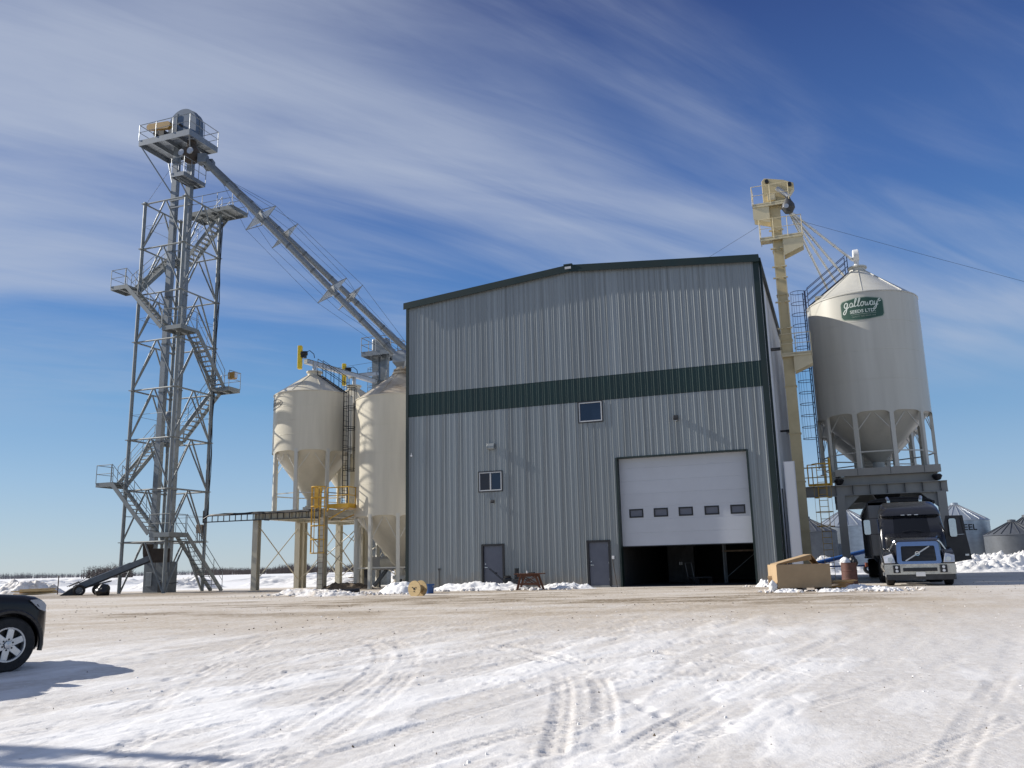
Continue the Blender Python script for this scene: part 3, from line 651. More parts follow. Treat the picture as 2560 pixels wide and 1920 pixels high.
# ------------------------------------------------------------------ shared small builders
def railing(parent, pts, m, h=1.07, sp=1.2, r=.020, closed=False, name='railing', mid=True):
    b = MB(); P = [Vector(p) for p in pts]; seg = list(zip(P[:-1], P[1:]))
    if closed: seg.append((P[-1], P[0]))
    up = Vector((0, 0, h)); done = set()
    for p, q in seg:
        n = max(1, round((q - p).length / sp))
        for i in range(n + 1):
            t = p.lerp(q, i / n); k = tuple(round(x, 2) for x in t)
            if k in done: continue
            done.add(k); b.tube(t, t + up, r, 6)
        b.tube(p + up, q + up, r * 1.05, 6)
        if mid: b.tube(p + up * .52, q + up * .52, r * .85, 6)
    return b.build(name, m, parent)
def deck(parent, x0, x1, y0, y1, z, m, t=.16, name='platform', slots=True):
    """grated platform: toe-plate frame, cross bearers and grating bars"""
    b = MB().box(x0, x1, y0, y0 + .03, z - t, z + .05).box(x0, x1, y1 - .03, y1, z - t, z + .05).box(x0, x0 + .03, y0 + .031, y1 - .031, z - t, z + .05).box(x1 - .03, x1, y0 + .031, y1 - .031, z - t, z + .05)
    o = b.build(name, m, parent, 0)
    n = max(2, int((x1 - x0) / .9)); g = MB()
    for i in range(1, n): x = x0 + (x1 - x0) * i / n; g.box(x - .04, x + .04, y0 + .03, y1 - .03, z - t * .9, z - .035)
    g.build('bearer', m, o, 0)
    k = max(3, int((y1 - y0) / .10)); g = MB()
    for i in range(k): y = y0 + .04 + (y1 - y0 - .08) * i / k; g.box(x0 + .03, x1 - .03, y, y + .062 * (y1 - y0) / k / .1, z - .03, z - .005)
    g.build('grating', m, o, 0); return o
TREAD = {}
def flight(parent, p0, p1, side, w, m, rails=(1, 1)):
    """stair flight from p0 to p1 (inner edge), width w towards side; stringers with treads and handrails"""
    p0 = Vector(p0); p1 = Vector(p1); s = Vector(side).normalized() * w
    b = MB(); up = Vector((0, 0, 1))
    for o_ in (Vector((0, 0, 0)), s): b.bar(p0 + o_, p1 + o_, .05, .24)
    fl = b.build('stair_flight', m, parent, 0)
    n = int((p1.z - p0.z) / .235); d = p1 - p0; run = Vector((d.x, d.y, 0)).normalized()
    key = (m, round(w, 2), abs(run.x) > .5)
    if key not in TREAD:
        t = MB()
        c = [(-.12, 0), (.12, 0), (.12, .03), (-.12, .03)]
        if abs(run.x) > .5: t.box(-.12, .12, -w / 2 + .03, w / 2 - .03, -.02, .015)
        else: t.box(-w / 2 + .03, w / 2 - .03, -.12, .12, -.02, .015)
        TREAD[key] = t.mesh('tread', m, 0)
    for i in range(1, n + 1):
        inst('tread', TREAD[key], fl, p0.lerp(p1, (i - .4) / n) + s / 2 + Vector((0, 0, .03)))
    for k, o_ in ((0, Vector((0, 0, 0))), (1, s)):
        if rails[k]: railing(fl, [p0 + o_ + up * .1, p1 + o_ + up * .1], m, h=1.0, sp=1.25, r=.018, name='handrail')
    return fl
def cage_ladder(parent, x, y, z0, z1, m, face, cage0=None, rw=.23, cr_=.36, name='ladder', hoops=.95, doubles=False):
    """vertical ladder at (x,y); face = outward direction (climber's side)"""
    f = Vector((face[0], face[1], 0)).normalized(); t = Vector((-f.y, f.x, 0)); c = Vector((x, y, 0)); b = MB()
    for s in (-1, 1): b.bar(c + t * s * rw + Vector((0, 0, z0)), c + t * s * rw + Vector((0, 0, z1)), .022, .05, up=f)
    z = z0 + .25
    while z < z1 - .05: b.tube(c - t * rw + Vector((0, 0, z)), c + t * rw + Vector((0, 0, z)), .014, 6); z += .30
    lad = b.build(name, m, parent)
    if cage0 is not None:
        g = MB(); zs = []; z = cage0
        while z < z1 + .01: zs.append(z); z += hoops
        for z in zs:
            for dz in ((0, .14) if doubles else (0,)):
                g.path([c + t * rw * 1.15 + Vector((0, 0, z + dz))] + [c + f * (cr_ * .85 + cr_ * math.sin(a_)) + t * cr_ * math.cos(a_) + Vector((0, 0, z + dz)) for a_ in np.linspace(-.35, math.pi + .35, 13)] + [c - t * rw * 1.15 + Vector((0, 0, z + dz))], .017, 5)
        for a_ in np.linspace(.1, math.pi - .1, 5):
            q = c + f * (cr_ * .85 + cr_ * math.sin(a_)) + t * cr_ * math.cos(a_); g.bar(q + Vector((0, 0, zs[0])), q + Vector((0, 0, zs[-1])), .012, .035)
        g.build('safety_cage', m, lad)
    return lad

# ------------------------------------------------------------------ left: lattice tower with stairs (local axes along u, v)
TS = 3.2; tu0, tv0 = -18.4, -.19
tow = thing('lattice_tower', 'tall galvanized lattice tower wrapped by zigzag stairs beside the belt conveyor', 'tower', W(tu0, tv0, Z0 - .12))
BAY = 3.005; NB = 8; ZT = BAY * NB
cor = [(0, 0), (TS, 0), (TS, TS), (0, TS)]
pm = MB().tube((0, 0, 0), (0, 0, ZT + .12), .105, 12).box(-.2, .2, -.2, .2, 0, .03).mesh('leg', 'tower_paint')
for c in cor: inst('leg', pm, tow, (c[0], c[1], 0))
fm = MB().box(-.17, .17, -.17, .17, -.022, .022).mesh('flange_plate', 'tower_paint', 0)
for c in cor:
    for k in range(1, NB + 1): inst('flange_plate', fm, tow, (c[0], c[1], k * BAY))
gx = MB().tube((.1, 0, 0), (TS - .1, 0, 0), .052, 8).mesh('girt', 'tower_paint'); 
kb = MB().tube((.1, 0, -BAY + .22), (TS / 2 - .06, 0, -.03), .050, 8).tube((TS - .1, 0, -BAY + .22), (TS / 2 + .06, 0, -.03), .050, 8).mesh('brace', 'tower_paint')
for k in range(1, NB + 1):
    for i, c in enumerate(cor):
        for me_, nm in ((gx, 'girt'), (kb, 'brace')):
            if k == 1 and i == 1 and nm == 'brace': pass
            inst(nm, me_, tow, (c[0], c[1], k * BAY), (0, 0, i * math.pi / 2))
# thin tie rods
for k in (1, 3, 5, 7):
    t_ = MB()
    for i in range(4): a_, b_ = cor[i], cor[(i + 1) % 4]; t_.tube((a_[0], a_[1], (k + .5) * BAY), (b_[0], b_[1], (k + .5) * BAY), .012, 5)
    t_.build('tie_rod', 'tower_paint', tow)
# cables running up the right-hand leg
t_ = MB()
for dx in (.13, .20, .17): t_.path([(TS + dx, TS - .05 + dx * .3, .3 + 4.2)] + [(TS + dx + .04 * math.sin(z * 1.3 + dx * 50), TS + .02 * math.cos(z), z) for z in np.arange(5, ZT - .2, 1.1)], .024, 5)
t_.build('power_cable', 'black_steel', tow)
# stairs: landings at alternating corners
w = .78; g_ = .22; SM = 'tower_paint'
zl = [k * BAY + .40 for k in range(0, 9)]
# flight 1: right side, ground -> near corner
def L(x0, x1, y0, y1, z, gaps):
    deck(tow, x0, x1, y0, y1, z, SM, t=.20, name='landing')
    for g in gaps: railing(tow, g, SM)
flight(tow, (TS + g_, TS + .55, .10), (TS + g_, .45, zl[1]), (1, 0, 0), w, SM)
z = zl[1]; L(TS - .35, TS + g_ + w + .05, -g_ - w, .45, z, [[(TS - .35, -g_ - w, z), (TS + g_ + w + .05, -g_ - w, z), (TS + g_ + w + .05, .3, z)]])
flight(tow, (TS - .4, -g_, zl[1]), (-.15, -g_, zl[2]), (0, -1, 0), w, SM)
z = zl[2]; L(-g_ - w - .3, -.1, -g_ - w, .25, z, [[(-.2, -g_ - w, z), (-g_ - w - .3, -g_ - w, z), (-g_ - w - .3, .25, z)]])
flight(tow, (-g_, .3, zl[2]), (-g_, TS - .1, zl[3]), (-1, 0, 0), w, SM)
z = zl[3]; L(-g_ - w, .35, TS - .1, TS + g_ + w, z, [[(-g_ - w, TS, z), (-g_ - w, TS + g_ + w, z), (.3, TS + g_ + w, z)]])
flight(tow, (.35, TS + g_, zl[3]), (TS - .1, TS + g_, zl[4]), (0, 1, 0), w, SM)
z = zl[4]; L(TS - .1, TS + g_ + w + .35, TS - .1, TS + g_ + w, z, [[(TS + .1, TS + g_ + w, z), (TS + g_ + w + .35, TS + g_ + w, z), (TS + g_ + w + .35, TS - .1, z)]])
flight(tow, (TS + g_, TS - .1, zl[4]), (TS + g_, .45, zl[5]), (1, 0, 0), w, SM)
z = zl[5]; L(TS - .35, TS + g_ + w + .05, -g_ - w, .45, z, [[(TS - .35, -g_ - w, z), (TS + g_ + w + .05, -g_ - w, z), (TS + g_ + w + .05, .3, z)]])
flight(tow, (TS - .4, -g_, zl[5]), (-.15, -g_, zl[6]), (0, -1, 0), w, SM)
z = zl[6]; L(-g_ - w - .3, -.1, -g_ - w, .25, z, [[(-.2, -g_ - w, z), (-g_ - w - .3, -g_ - w, z), (-g_ - w - .3, .25, z)]])
flight(tow, (-g_, .3, zl[6]), (-g_, TS - .1, zl[7]), (-1, 0, 0), w, SM)
z = zl[7]; L(-g_ - w, .35, TS - .1, TS + g_ + w, z, [[(-g_ - w, TS, z), (-g_ - w, TS + g_ + w, z), (.3, TS + g_ + w, z)]])
flight(tow, (.35, TS + g_, zl[7]), (TS - .1, TS + g_, zl[8] - .15), (0, 1, 0), w, SM)
z = zl[8] - .15; deck(tow, .9, TS + 1.3, TS - .5, TS + g_ + w + .1, z, SM, t=.22, name='landing')
railing(tow, [(.9, TS - .5, z), (TS + 1.3, TS - .5, z), (TS + 1.3, TS + g_ + w + .1, z), (.9, TS + g_ + w + .1, z)], SM)
# floodlight, dish and control box on the tower
fb = MB().box(TS + 1.12, TS + 1.60, TS + .05, TS + .35, zl[4] + .55, zl[4] + .98).build('floodlight', 'mustard', tow, 0, bevel=.02); MB().box(TS + 1.605, TS + 1.66, TS + .08, TS + .32, zl[4] + .6, zl[4] + .93).build('lens', 'headlight', fb, 0)
MB().tube((.4, TS - .3, zl[3] + .1), (.4, TS - .3, zl[3] + 1.5), .025).lathe([(.0, 0), (.16, .02), (.28, .09), (.30, .11)], 20, (.1, TS - .45, zl[3] + 1.5), axis='y').tube((.1, TS - .45, zl[3] + 1.5), (.4, TS - .3, zl[3] + 1.3), .02).tube((.1, TS - .45, zl[3] + 1.4), (-.15, TS - .95, zl[3] + 1.25), .014).build('satellite_dish', 'galv', tow)
cb = MB().box(TS - .55, TS - .1, TS - .15, TS + .1, 3.55, 4.05).build('control_box', 'wood_grey', tow, 0, bevel=.01)
MB().tube((TS - .45, TS - .1, 3.1), (TS - .45, TS - .1, 3.55), .03).tube((TS - .3, TS - .1, 3.1), (TS - .3, TS - .1, 3.55), .03).tube((TS - .15, TS - .1, 3.1), (TS - .15, TS - .1, 3.55), .03).box(TS - .8, TS + .1, TS - .05, TS + .1, 3.02, 3.10).build('conduit', 'galv', tow)

# ------------------------------------------------------------------ bucket elevator inside the tower
elv = thing('bucket_elevator', 'galvanized twin-trunk bucket elevator with domed head coloured blue-grey for shade, inside the lattice tower', 'elevator', W(-17.0, 1.41, Z0 - .14))
for x in (-.575, .575):
    tr = MB().box(x - .19, x + .19, -.16, .16, 1.0, 28.6).build('trunk', 'galv', elv, 0)
    f_ = MB().box(x - .22, x + .22, -.19, .19, 0, .06).mesh('flange', 'galv_dull', 0)
    for z in np.arange(3.0, 28.5, 3.05): inst('flange', f_, tr, (0, 0, float(z)))
MB().box(-.38, .38, -.1, .1, 3, 3.1).build('tie', 'galv', elv, 0)
for z in np.arange(6, 28, 3.05): MB().box(-.38, .38, -.1, -.05, z, z + .06).build('tie', 'galv', elv, 0)
bt = MB().box(-.85, .98, -.36, .36, 0, 1.9).build('boot', 'galv_dull', elv, 0, bevel=.015); MB().box(-.62, -.2, -.40, -.362, .5, 1.3).build('hatch', 'galv', bt, 0, bevel=.01)
MB().box(.30, .72, -.42, -.362, .05, .75).build('cover', 'black_steel', bt, 0)
for k in range(5): MB().tube((.05, -.36, 2.3 + k * .5), (.05, -.42, 2.5 + k * .5), .02).build('bolt', 'black_steel', elv)
# head with domed hood
hz = 28.72
prof = [(-1.12, hz), (1.12, hz), (1.12, hz + 1.05)] + [(1.12 * math.cos(t), hz + 1.15 + 1.12 * math.sin(t)) for t in np.linspace(.0, math.pi - .3, 18)] + [(-1.12, hz + 1.3)]
head = MB().prism(prof, lambda a, b, d: (a, d, b), -.36, .36).build('head', 'head_shade', elv, 25)
MB().prism([(a * 1.03, hz + (b - hz) * 1.02) for a, b in prof], lambda a, b, d: (a, d, b), -.03, .03).build('seam', 'galv', head, 25)
MB().box(-.46, -.40, -.40, -.362, hz + .1, hz + 2.0).build('seam', 'galv', head, 0)
MB().tube((0, -.72, hz + 1.05), (0, .6, hz + 1.05), .08, 10).build('shaft', 'dark_grey', head)
# drive guard (mustard) and motor
dg = MB(); ring = lambda y: [(-2.2 + .20 * math.cos(t), y, hz + 1.18 + .20 * math.sin(t)) for t in np.linspace(math.pi / 2, 3 * math.pi / 2, 9)] + [(-.72 + .25 * math.cos(t), y, hz + 1.02 + .25 * math.sin(t)) for t in np.linspace(-math.pi / 2, math.pi / 2, 9)]
dg.loft([ring(-.95), ring(-.70)]); dg.build('drive_guard', 'mustard', elv, 30)
MB().lathe([(.0, -.35), (.2, -.35), (.22, -.3), (.22, .3), (.2, .35), (0, .35)], 16, (-1.95, -.25, hz + .85), axis='y').box(-2.2, -1.2, -.5, .1, hz + .45, hz + .6).box(-1.7, -1.25, -.6, .1, hz + .6, hz + .95).build('motor', 'dark_grey', elv)
# head platform
deck(elv, -2.45, 1.6, -1.45, 1.25, hz - .05, 'galv', t=.34, name='head_platform')
railing(elv, [(-2.45, -1.45, hz), (1.6, -1.45, hz), (1.6, 1.25, hz), (-2.45, 1.25, hz)], 'galv', closed=True, sp=1.3, r=.024)
MB().bar((-2.4, -1.35, hz - .3), (-.76, -.15, hz - 3.4), .08, .08).bar((-2.4, 1.2, hz - .3), (-.76, .15, hz - 3.4), .08, .08).bar((1.5, -1.35, hz - .3), (.76, -.15, hz - 1.9), .07, .07).build('platform_strut', 'galv', elv, 0)
# lower service platform and flow distributor
deck(elv, .35, 1.35, -1.45, .55, 25.85, 'galv', t=.22, name='service_platform')
railing(elv, [(.35, .4, 25.85), (.35, -1.45, 25.85), (1.35, -1.45, 25.85), (1.35, .55, 25.85)], 'galv', sp=.7)
MB().bar((.7, -.1, 25.6), (.7, -1.4, 25.6), .08, .12).bar((.7, -.1, 24.7), (.75, -1.2, 25.6), .06, .06).build('platform_strut', 'galv', elv, 0)
for z in (24.2, 24.7): MB().box(-.8, .9, -.23, -.17, z, z + .08).build('stay', 'galv', elv, 0)
dist = MB().lathe([(.26, 28.4), (.30, 28.0), (.52, 27.7), (.55, 27.35), (.42, 27.0), (.2, 26.9)], 20, (1.05, -.55, 0), cap0=True, cap1=True).build('flow_distributor', 'dark_brown', elv)
for dx in (-.34, .34): MB().lathe([(0, 0), (.22, 0), (.22, .08), (.19, .09)], 18, (1.05 + dx, -1.10, 27.45), axis='y').build('cover_disc', 'galv_bright', dist)
# ------------------------------------------------------------------ the two long spouts with star-shaped truss frames
def spout(label, p0, p1, r, stars, group):
    p0 = Vector(p0); p1 = Vector(p1); d = (p1 - p0).normalized(); sp = thing('grain_spout', label, 'pipe', p0, 0, group); D = p1 - p0; Ln = D.length
    MB().tube((0, 0, 0), D, r, 18).build('pipe', 'galv', sp)
    jm = MB().tube(-d * .06, d * .06, r * 1.09, 18).mesh('joint_band', 'galv_dull')
    for t in np.arange(.185, 1, .125): inst('joint_band', jm, sp, D * float(t))
    MB().tube(-d * .1, d * 2.2, r * 1.14, 18).build('inlet_sleeve', 'galv_dull', sp)
    s = d.cross(Vector((0, 0, 1))).normalized(); up = s.cross(d)
    tips = []
    for t in stars:
        c = D * t; tp = []; st = None
        for k, a_ in enumerate((up, s, -up, -s)):
            tip = c + a_ * 1.25; n_ = d.cross(a_) * .012
            b = MB().add([c + a_ * r - d * .22 - n_, c + a_ * r + d * .22 - n_, tip - n_, c + a_ * r - d * .22 + n_, c + a_ * r + d * .22 + n_, tip + n_], [(0, 1, 2), (5, 4, 3), (0, 3, 4, 1), (1, 4, 5, 2), (2, 5, 3, 0)])
            b.build('truss_fin', 'fin', sp, 0); tp.append(tip)
        b = MB()
        for k in range(4): b.tube(tp[k], tp[(k + 1) % 4], .028, 6)
        b.build('truss_frame', 'galv', sp); tips.append(tp)
    for k in range(4):
        pts = [d * 2 + (tips[0][k] - D * stars[0]).normalized() * r] + [q[k] for q in tips] + [D - d * .8 + (tips[0][k] - D * stars[0]).normalized() * r]
        MB().path(pts, .012, 4).build('truss_cable', 'dark_grey', sp)
    MB().box(-.28, .28, -.28, .28, -.34, .28).build('inlet', 'galv_dull', sp, 0, bevel=.03)
    return sp
spout('long galvanized spout with star truss frames, ending at the small elevator platform', (-19.35, 51.0, 27.35), (-7.25, 54.0, 14.75), .20, (.295, .66), 'long galvanized spouts')
spout('long galvanized spout with star truss frames, ending hidden behind the grey building', (-19.15, 51.6, 27.25), (-6.2, 57.6, 15.2), .20, (.345, .655), 'long galvanized spouts')

# ------------------------------------------------------------------ hopper bins
def ring_pts(r, n, a0=0): return [(r * math.cos(a0 + 2 * math.pi * i / n), r * math.sin(a0 + 2 * math.pi * i / n)) for i in range(n)]
def hopper_bin(label, u, v, zb, r, zc0, zc1, zap, ztip, nleg, m, mroof=None, a0=.2, group='cream hopper bins', brace=True, skirt=.35, mleg='cream_white'):
    """zb: world height of the feet; cylinder zc0..zc1; roof apex zap; cone tip ztip"""
    t = thing('hopper_bin', label, 'grain bin', W(u, v, zb), -ANG, group); o = zb
    seams = [zc0 - o + (zc1 - zc0) * k / 4 for k in range(1, 4)]; pr = [(r, zc0 - o)]
    for s in seams: pr += [(r, s - .012), (r + .007, s - .006), (r + .007, s + .006), (r, s + .012)]
    pr += [(r, zc1 - o), (r + .03, zc1 - o + .01), (r + .03, zc1 - o + .06)]
    MB().lathe(pr, 64).build('bin_wall', m, t)
    rc = .42
    MB().lathe([(r + .028, zc1 - o + .062), (r * .985, zc1 - o + .09), (rc, zap - o)], 64).build('roof', mroof or m, t)
    lid = MB().lathe([(rc, zap - o - .05), (rc, zap - o + .16), (rc + .08, zap - o + .18), (rc + .08, zap - o + .26), (.2, zap - o + .32), (0, zap - o + .33)], 28).build('collar', mroof or m, t)
    f = MB()
    for a_ in np.arange(0, 2 * math.pi, math.pi / 4):
        f.bar(((r * .97) * math.cos(a_), (r * .97) * math.sin(a_), zc1 - o + .125), (rc * math.cos(a_), rc * math.sin(a_), zap - o + .02), .03, .03)
    f.build('roof_rib', mroof or m, t, 0)
    MB().lathe([(r - .02, zc0 - o), (.28, ztip - o), (.28, ztip - o - .35), (.36, ztip - o - .36), (.36, ztip - o - .42), (.0, ztip - o - .43)], 64).build('hopper_cone', m, t)
    MB().box(-.40, .40, -.30, .30, ztip - o - .62, ztip - o - .43).build('slide_gate', mleg, t, 0)
    # skirt ring with arched cut-outs between the legs
    k = 10; P = []; b = MB()
    for i in range(nleg):
        for j in range(k):
            a_ = a0 + 2 * math.pi * (i + j / k) / nleg; e = abs(2 * j / k - 1); dz = skirt * (.30 + .70 * e ** 6)
            P.append((math.cos(a_) * (r + .004), math.sin(a_) * (r + .004), dz))
    n = len(P); vs_ = [(x, y, zc0 - o + .05) for x, y, _ in P] + [(x, y, zc0 - o - dz) for x, y, dz in P]
    b.add(vs_, [(i, (i + 1) % n, n + (i + 1) % n, n + i) for i in range(n)]); b.build('skirt', m, t)
    lm = MB().box(-.075, .075, -.10, .10, 0, zc0 - o - .02).box(-.17, .17, -.17, .17, 0, .025).mesh('leg', mleg, 0)
    pts = ring_pts(r - .06, nleg, a0)
    for i, p in enumerate(pts): inst('leg', lm, t, (p[0], p[1], 0), (0, 0, a0 + 2 * math.pi * i / nleg))
    if brace:
        hgt = zc0 - o
        for i in range(nleg):
            p, q = pts[i], pts[(i + 1) % nleg]; mx_ = ((p[0] + q[0]) / 2, (p[1] + q[1]) / 2)
            MB().bar((p[0], p[1], hgt * .62), (mx_[0], mx_[1], hgt - .06), .03, .03).bar((q[0], q[1], hgt * .62), (mx_[0], mx_[1], hgt - .06), .03, .03).build('brace', mleg, t, 0)
    hr = .28 * hgt if brace else .9
    b = MB()
    for i in range(nleg): p, q = pts[i], pts[(i + 1) % nleg]; b.bar((p[0], p[1], hr), (q[0], q[1], hr), .04, .06)
    b.build('tie_ring', mleg, t, 0)
    return t
PZ = 4.98
bin1 = hopper_bin('cream hopper bin on the steel stand, with dark oval lettering on its wall', -9.15, 5.15, PZ, 2.40, 8.60, 12.02, 13.44, 5.72, 8, 'cream', a0=.18)
bin3 = hopper_bin('cream hopper bin on the steel stand, hidden behind the one with oval lettering', -9.15, 9.95, PZ, 2.40, 8.60, 12.02, 13.44, 5.72, 8, 'cream', a0=.18)
bin2 = hopper_bin('large cream hopper bin on ground legs with a dust-stained roof, against the grey building', -3.12, 5.35, Z0 - .02, 2.72, 4.55, 11.25, 13.0, 1.55, 10, 'cream', 'cream_dirty', a0=.1)
# ladder with cage and roof handrail on the first bin
lad = cage_ladder(bin1, 2.40 + .14, -.35, .3, 12.02 - PZ + 1.0, 'black_steel', (1, -.15), cage0=2.3, doubles=True, hoops=1.25)
b = MB(); p0 = Vector((2.40, -.35, 12.12 - PZ)); p1 = Vector((.5, -.12, 13.40 - PZ)); s = Vector((.1, 1, 0)).normalized()
for k in (-.25, .25):
    b.tube(p0 + s * k, p1 + s * k, .03, 6)
    for hh in (.55, 1.0): b.tube(p0 + s * k + Vector((0, 0, hh)), p1 + s * k + Vector((0, 0, hh)), .02, 6)
    for t in (0, .33, .66, 1): q = p0.lerp(p1, t) + s * k; b.tube(q, q + Vector((0, 0, 1.0)), .02, 6)
for t in np.linspace(.05, .95, 8): q = p0.lerp(p1, t); b.tube(q - s * .25, q + s * .25, .018, 6)
b.build('roof_ladder', 'black_steel', bin1)
lad3 = cage_ladder(bin3, 2.40 + .14, -.35, .3, 12.02 - PZ + 1.0, 'black_steel', (1, -.15), cage0=2.3, doubles=True, hoops=1.25)
# grey transition hopper on the big bin's roof
tr = MB().loft([[(x * s_, y * s_, z) for x, y in ((-1, -1), (1, -1), (1, 1), (-1, 1))] for s_, z in ((.24, 12.9 - Z0 + .35), (.25, 12.9 - Z0 + .55), (.42, 12.9 - Z0 + .8), (.42, 12.9 - Z0 + 1.25), (.2, 12.9 - Z0 + 1.6))]).build('inlet_hopper', 'galv', bin2, 0)
MB().lathe([(.55, 12.75 - Z0), (.55, 12.85 - Z0), (.48, 12.85 - Z0), (.48, 13.0 - Z0), (.55, 13.0 - Z0), (.55, 13.12 - Z0), (.3, 13.2 - Z0), (.3, 13.45 - Z0)], 28).build('neck_flange', 'cream_dirty', bin2)

# ------------------------------------------------------------------ steel stands below the bins
def stand(label, u0, u1, v0, v1, z0, zt, m, group, cw=.36, rods=True, name='bin_stand'):
    t = thing(name, label, 'steel stand', W(u0, v0, z0), -ANG, group); du, dv, h = u1 - u0, v1 - v0, zt - z0
    c_ = MB(); hw = cw / 2                                   # H-section column
    c_.box(-hw, hw, -hw, -hw + .025, .03, h - .45).box(-hw, hw, hw - .025, hw, .03, h - .45).box(-.015, .015, -hw + .025, hw - .025, .03, h - .45).box(-hw - .06, hw + .06, -hw - .06, hw + .06, 0, .03)
    cm = c_.mesh('column', m, 0)
    for x in (0, du):
        for y in (0, dv): inst('column', cm, t, (x, y, 0))
    for y in (0, dv):
        b = MB().box(-.22, du + .22, y - .14, y + .14, h - .025, h).box(-.22, du + .22, y - .14, y + .14, h - .45, h - .425).box(-.22, du + .22, y - .012, y + .012, h - .425, h - .025)
        for x in np.arange(-.1, du + .2, .5): b.box(x, x + .012, y - .13, y + .13, h - .42, h - .03)
        b.build('beam', m, t, 0)
    for x in (0, du / 2, du): MB().box(x - .13, x + .13, .142, dv - .142, h - .024, h - .001).box(x - .13, x + .13, .142, dv - .142, h - .42, h - .40).box(x - .012, x + .012, .142, dv - .142, h - .399, h - .025).build('beam', m, t, 0)
    if rods:
        for x in (0, du):
            MB().tube((x, 0, .5), (x, dv, h - .75), .032, 6).tube((x + .05, dv, .5), (x + .05, 0, h - .75), .032, 6).build('cross_rod', m, t)
        MB().tube((0, dv, .5), (du, dv, h - .75), .032, 6).tube((0, dv + .05, h - .75), (du, dv + .05, .5), .032, 6).build('cross_rod', m, t)
    return t
stand('cream steel stand under the bin with oval lettering, cable tray along its beam', -11.42, -6.88, 3.0, 7.3, Z0 - .02, PZ, 'cream_steel', 'cream steel bin stands')
stand('cream steel stand behind the one that carries the cable tray', -11.42, -6.88, 7.8, 12.1, Z0 - .02, PZ, 'cream_steel', 'cream steel bin stands')
# cable tray from the tower along the stand's front beam
ct = thing('cable_tray', 'dark ladder-type cable tray running from the tower along the stand beam', 'cable tray', W(-15.0, 2.62, 4.50), -ANG)
for z in (0, .36): MB().box(0, 8.2, -.03, .03, z - .03, z + .03).build('side_rail', 'dark_grey', ct, 0)
rm = MB().box(-.014, .014, -.028, .028, .031, .329).mesh('rung', 'dark_grey', 0)
for x in np.arange(.2, 8.2, .42): inst('rung', rm, ct, (float(x), 0, 0))
b = MB()
for k in range(4): b.path([(.0, .05 * k - .06, .2)] + [(x, .05 * k - .07, .37 + .03 * k + .02 * math.sin(x * 3 + k)) for x in np.arange(.4, 8.1, .5)], .022, 5)
b.build('cables', 'black_steel', ct); MB().box(-.05, .0, -.05, .05, -.03, .7).box(7.7, 7.8, .03, .42, -.05, .0).box(4.3, 4.4, .03, .42, -.05, .0).build('bracket', 'dark_grey', ct, 0)
# yellow access platform with caged ladder
yl = thing('access_ladder', 'yellow caged ladder and railed platform at the corner of the bin stand', 'ladder', W(-6.55, 2.25, Z0), -ANG)
PT = PZ - Z0
cage_ladder(yl, 0, 0, 0.03, PT + 1.1, 'wood_grey', (-.25, -1), rw=.22)
g = MB(); zs = [2.0, 2.75, 3.5, PT + .05, PT + .55, PT + 1.15]
for z in zs: g.path([(-.25, 0, z)] + [(.40 * math.cos(a_) * -1, -.34 - .36 * math.sin(a_), z) for a_ in np.linspace(-.3, math.pi + .3, 11)] + [(.25, 0, z)], .03, 6)
for a_ in np.linspace(0, math.pi, 5): q = (-.40 * math.cos(a_), -.34 - .36 * math.sin(a_)); g.bar((q[0], q[1], zs[0]), (q[0], q[1], zs[-1]), .02, .05)
g.build('safety_cage', 'yellow', yl)
MB().box(.1, 1.5, .42, 2.6, PT - .0, PT + .03).box(.1, 1.5, .40, .42, PT - .02, PT + .22).box(1.5, 1.52, .42, 2.6, PT - .02, PT + .22).build('platform', 'yellow', yl, 0)
railing(yl, [(.1, .41, PT + .2), (1.5, .41, PT + .2), (1.5, 2.6, PT + .2)], 'yellow', h=.95, sp=.7, r=.03)
railing(yl, [(-.62, .4, PT), (-.3, .4, PT)], 'yellow', h=1.15, sp=.4, r=.04); MB().box(-.62, -.28, .30, .34, PT + .02, PT + 1.15).build('gate_panel', 'yellow', yl, 0)
MB().bar((.15, .5, PT - .02), (-.4, 1.0, PT - .3), .06, .06).bar((1.45, .5, PT - .02), (.0, .8, PT - .6), .06, .06).bar((1.45, 2.5, PT - .02), (-.2, 2.4, PT - .6), .06, .06).build('bracket', 'yellow', yl, 0)

# ------------------------------------------------------------------ small galvanized elevator behind the bins
e2 = thing('bucket_elevator', 'small galvanized bucket elevator with a railed top platform behind the cream bins', 'elevator', W(-8.75, 12.9, Z0 - .02))
for x in (-.32, .32): MB().box(x - .24, x + .24, -.2, .2, .9, 16.2).build('trunk', 'galv', e2, 0)
MB().box(-.75, .75, -.3, .3, 0, 1.1).build('boot', 'galv_dull', e2, 0)
MB().box(-.62, .62, -.30, .30, 16.2, 17.2).build('head', 'galv', e2, 0, bevel=.12)
deck(e2, -1.0, 1.35, -1.05, 1.0, 16.05, 'galv', t=.28, name='head_platform'); railing(e2, [(-1.0, -1.05, 16.05), (1.35, -1.05, 16.05), (1.35, 1.0, 16.05), (-1.0, 1.0, 16.05)], 'galv', closed=True, sp=1.1, r=.025)
cage_ladder(e2, -.25, -.40, 2.4, 16.0, 'galv', (0, -1), cage0=3.2, hoops=1.3); MB().box(-.6, .6, -.36, -.2, 2.5, 2.6).box(-.6, .6, -.36, -.2, 8.5, 8.6).box(-.6, .6, -.36, -.2, 14, 14.1).build('stay', 'galv', e2, 0)
deck(e2, -1.6, .9, -1.25, -.3, 11.2, 'galv_dull', t=.25, name='service_platform'); railing(e2, [(-1.6, -.35, 11.2), (-1.6, -1.25, 11.2), (.9, -1.25, 11.2)], 'dark_grey', sp=.8)
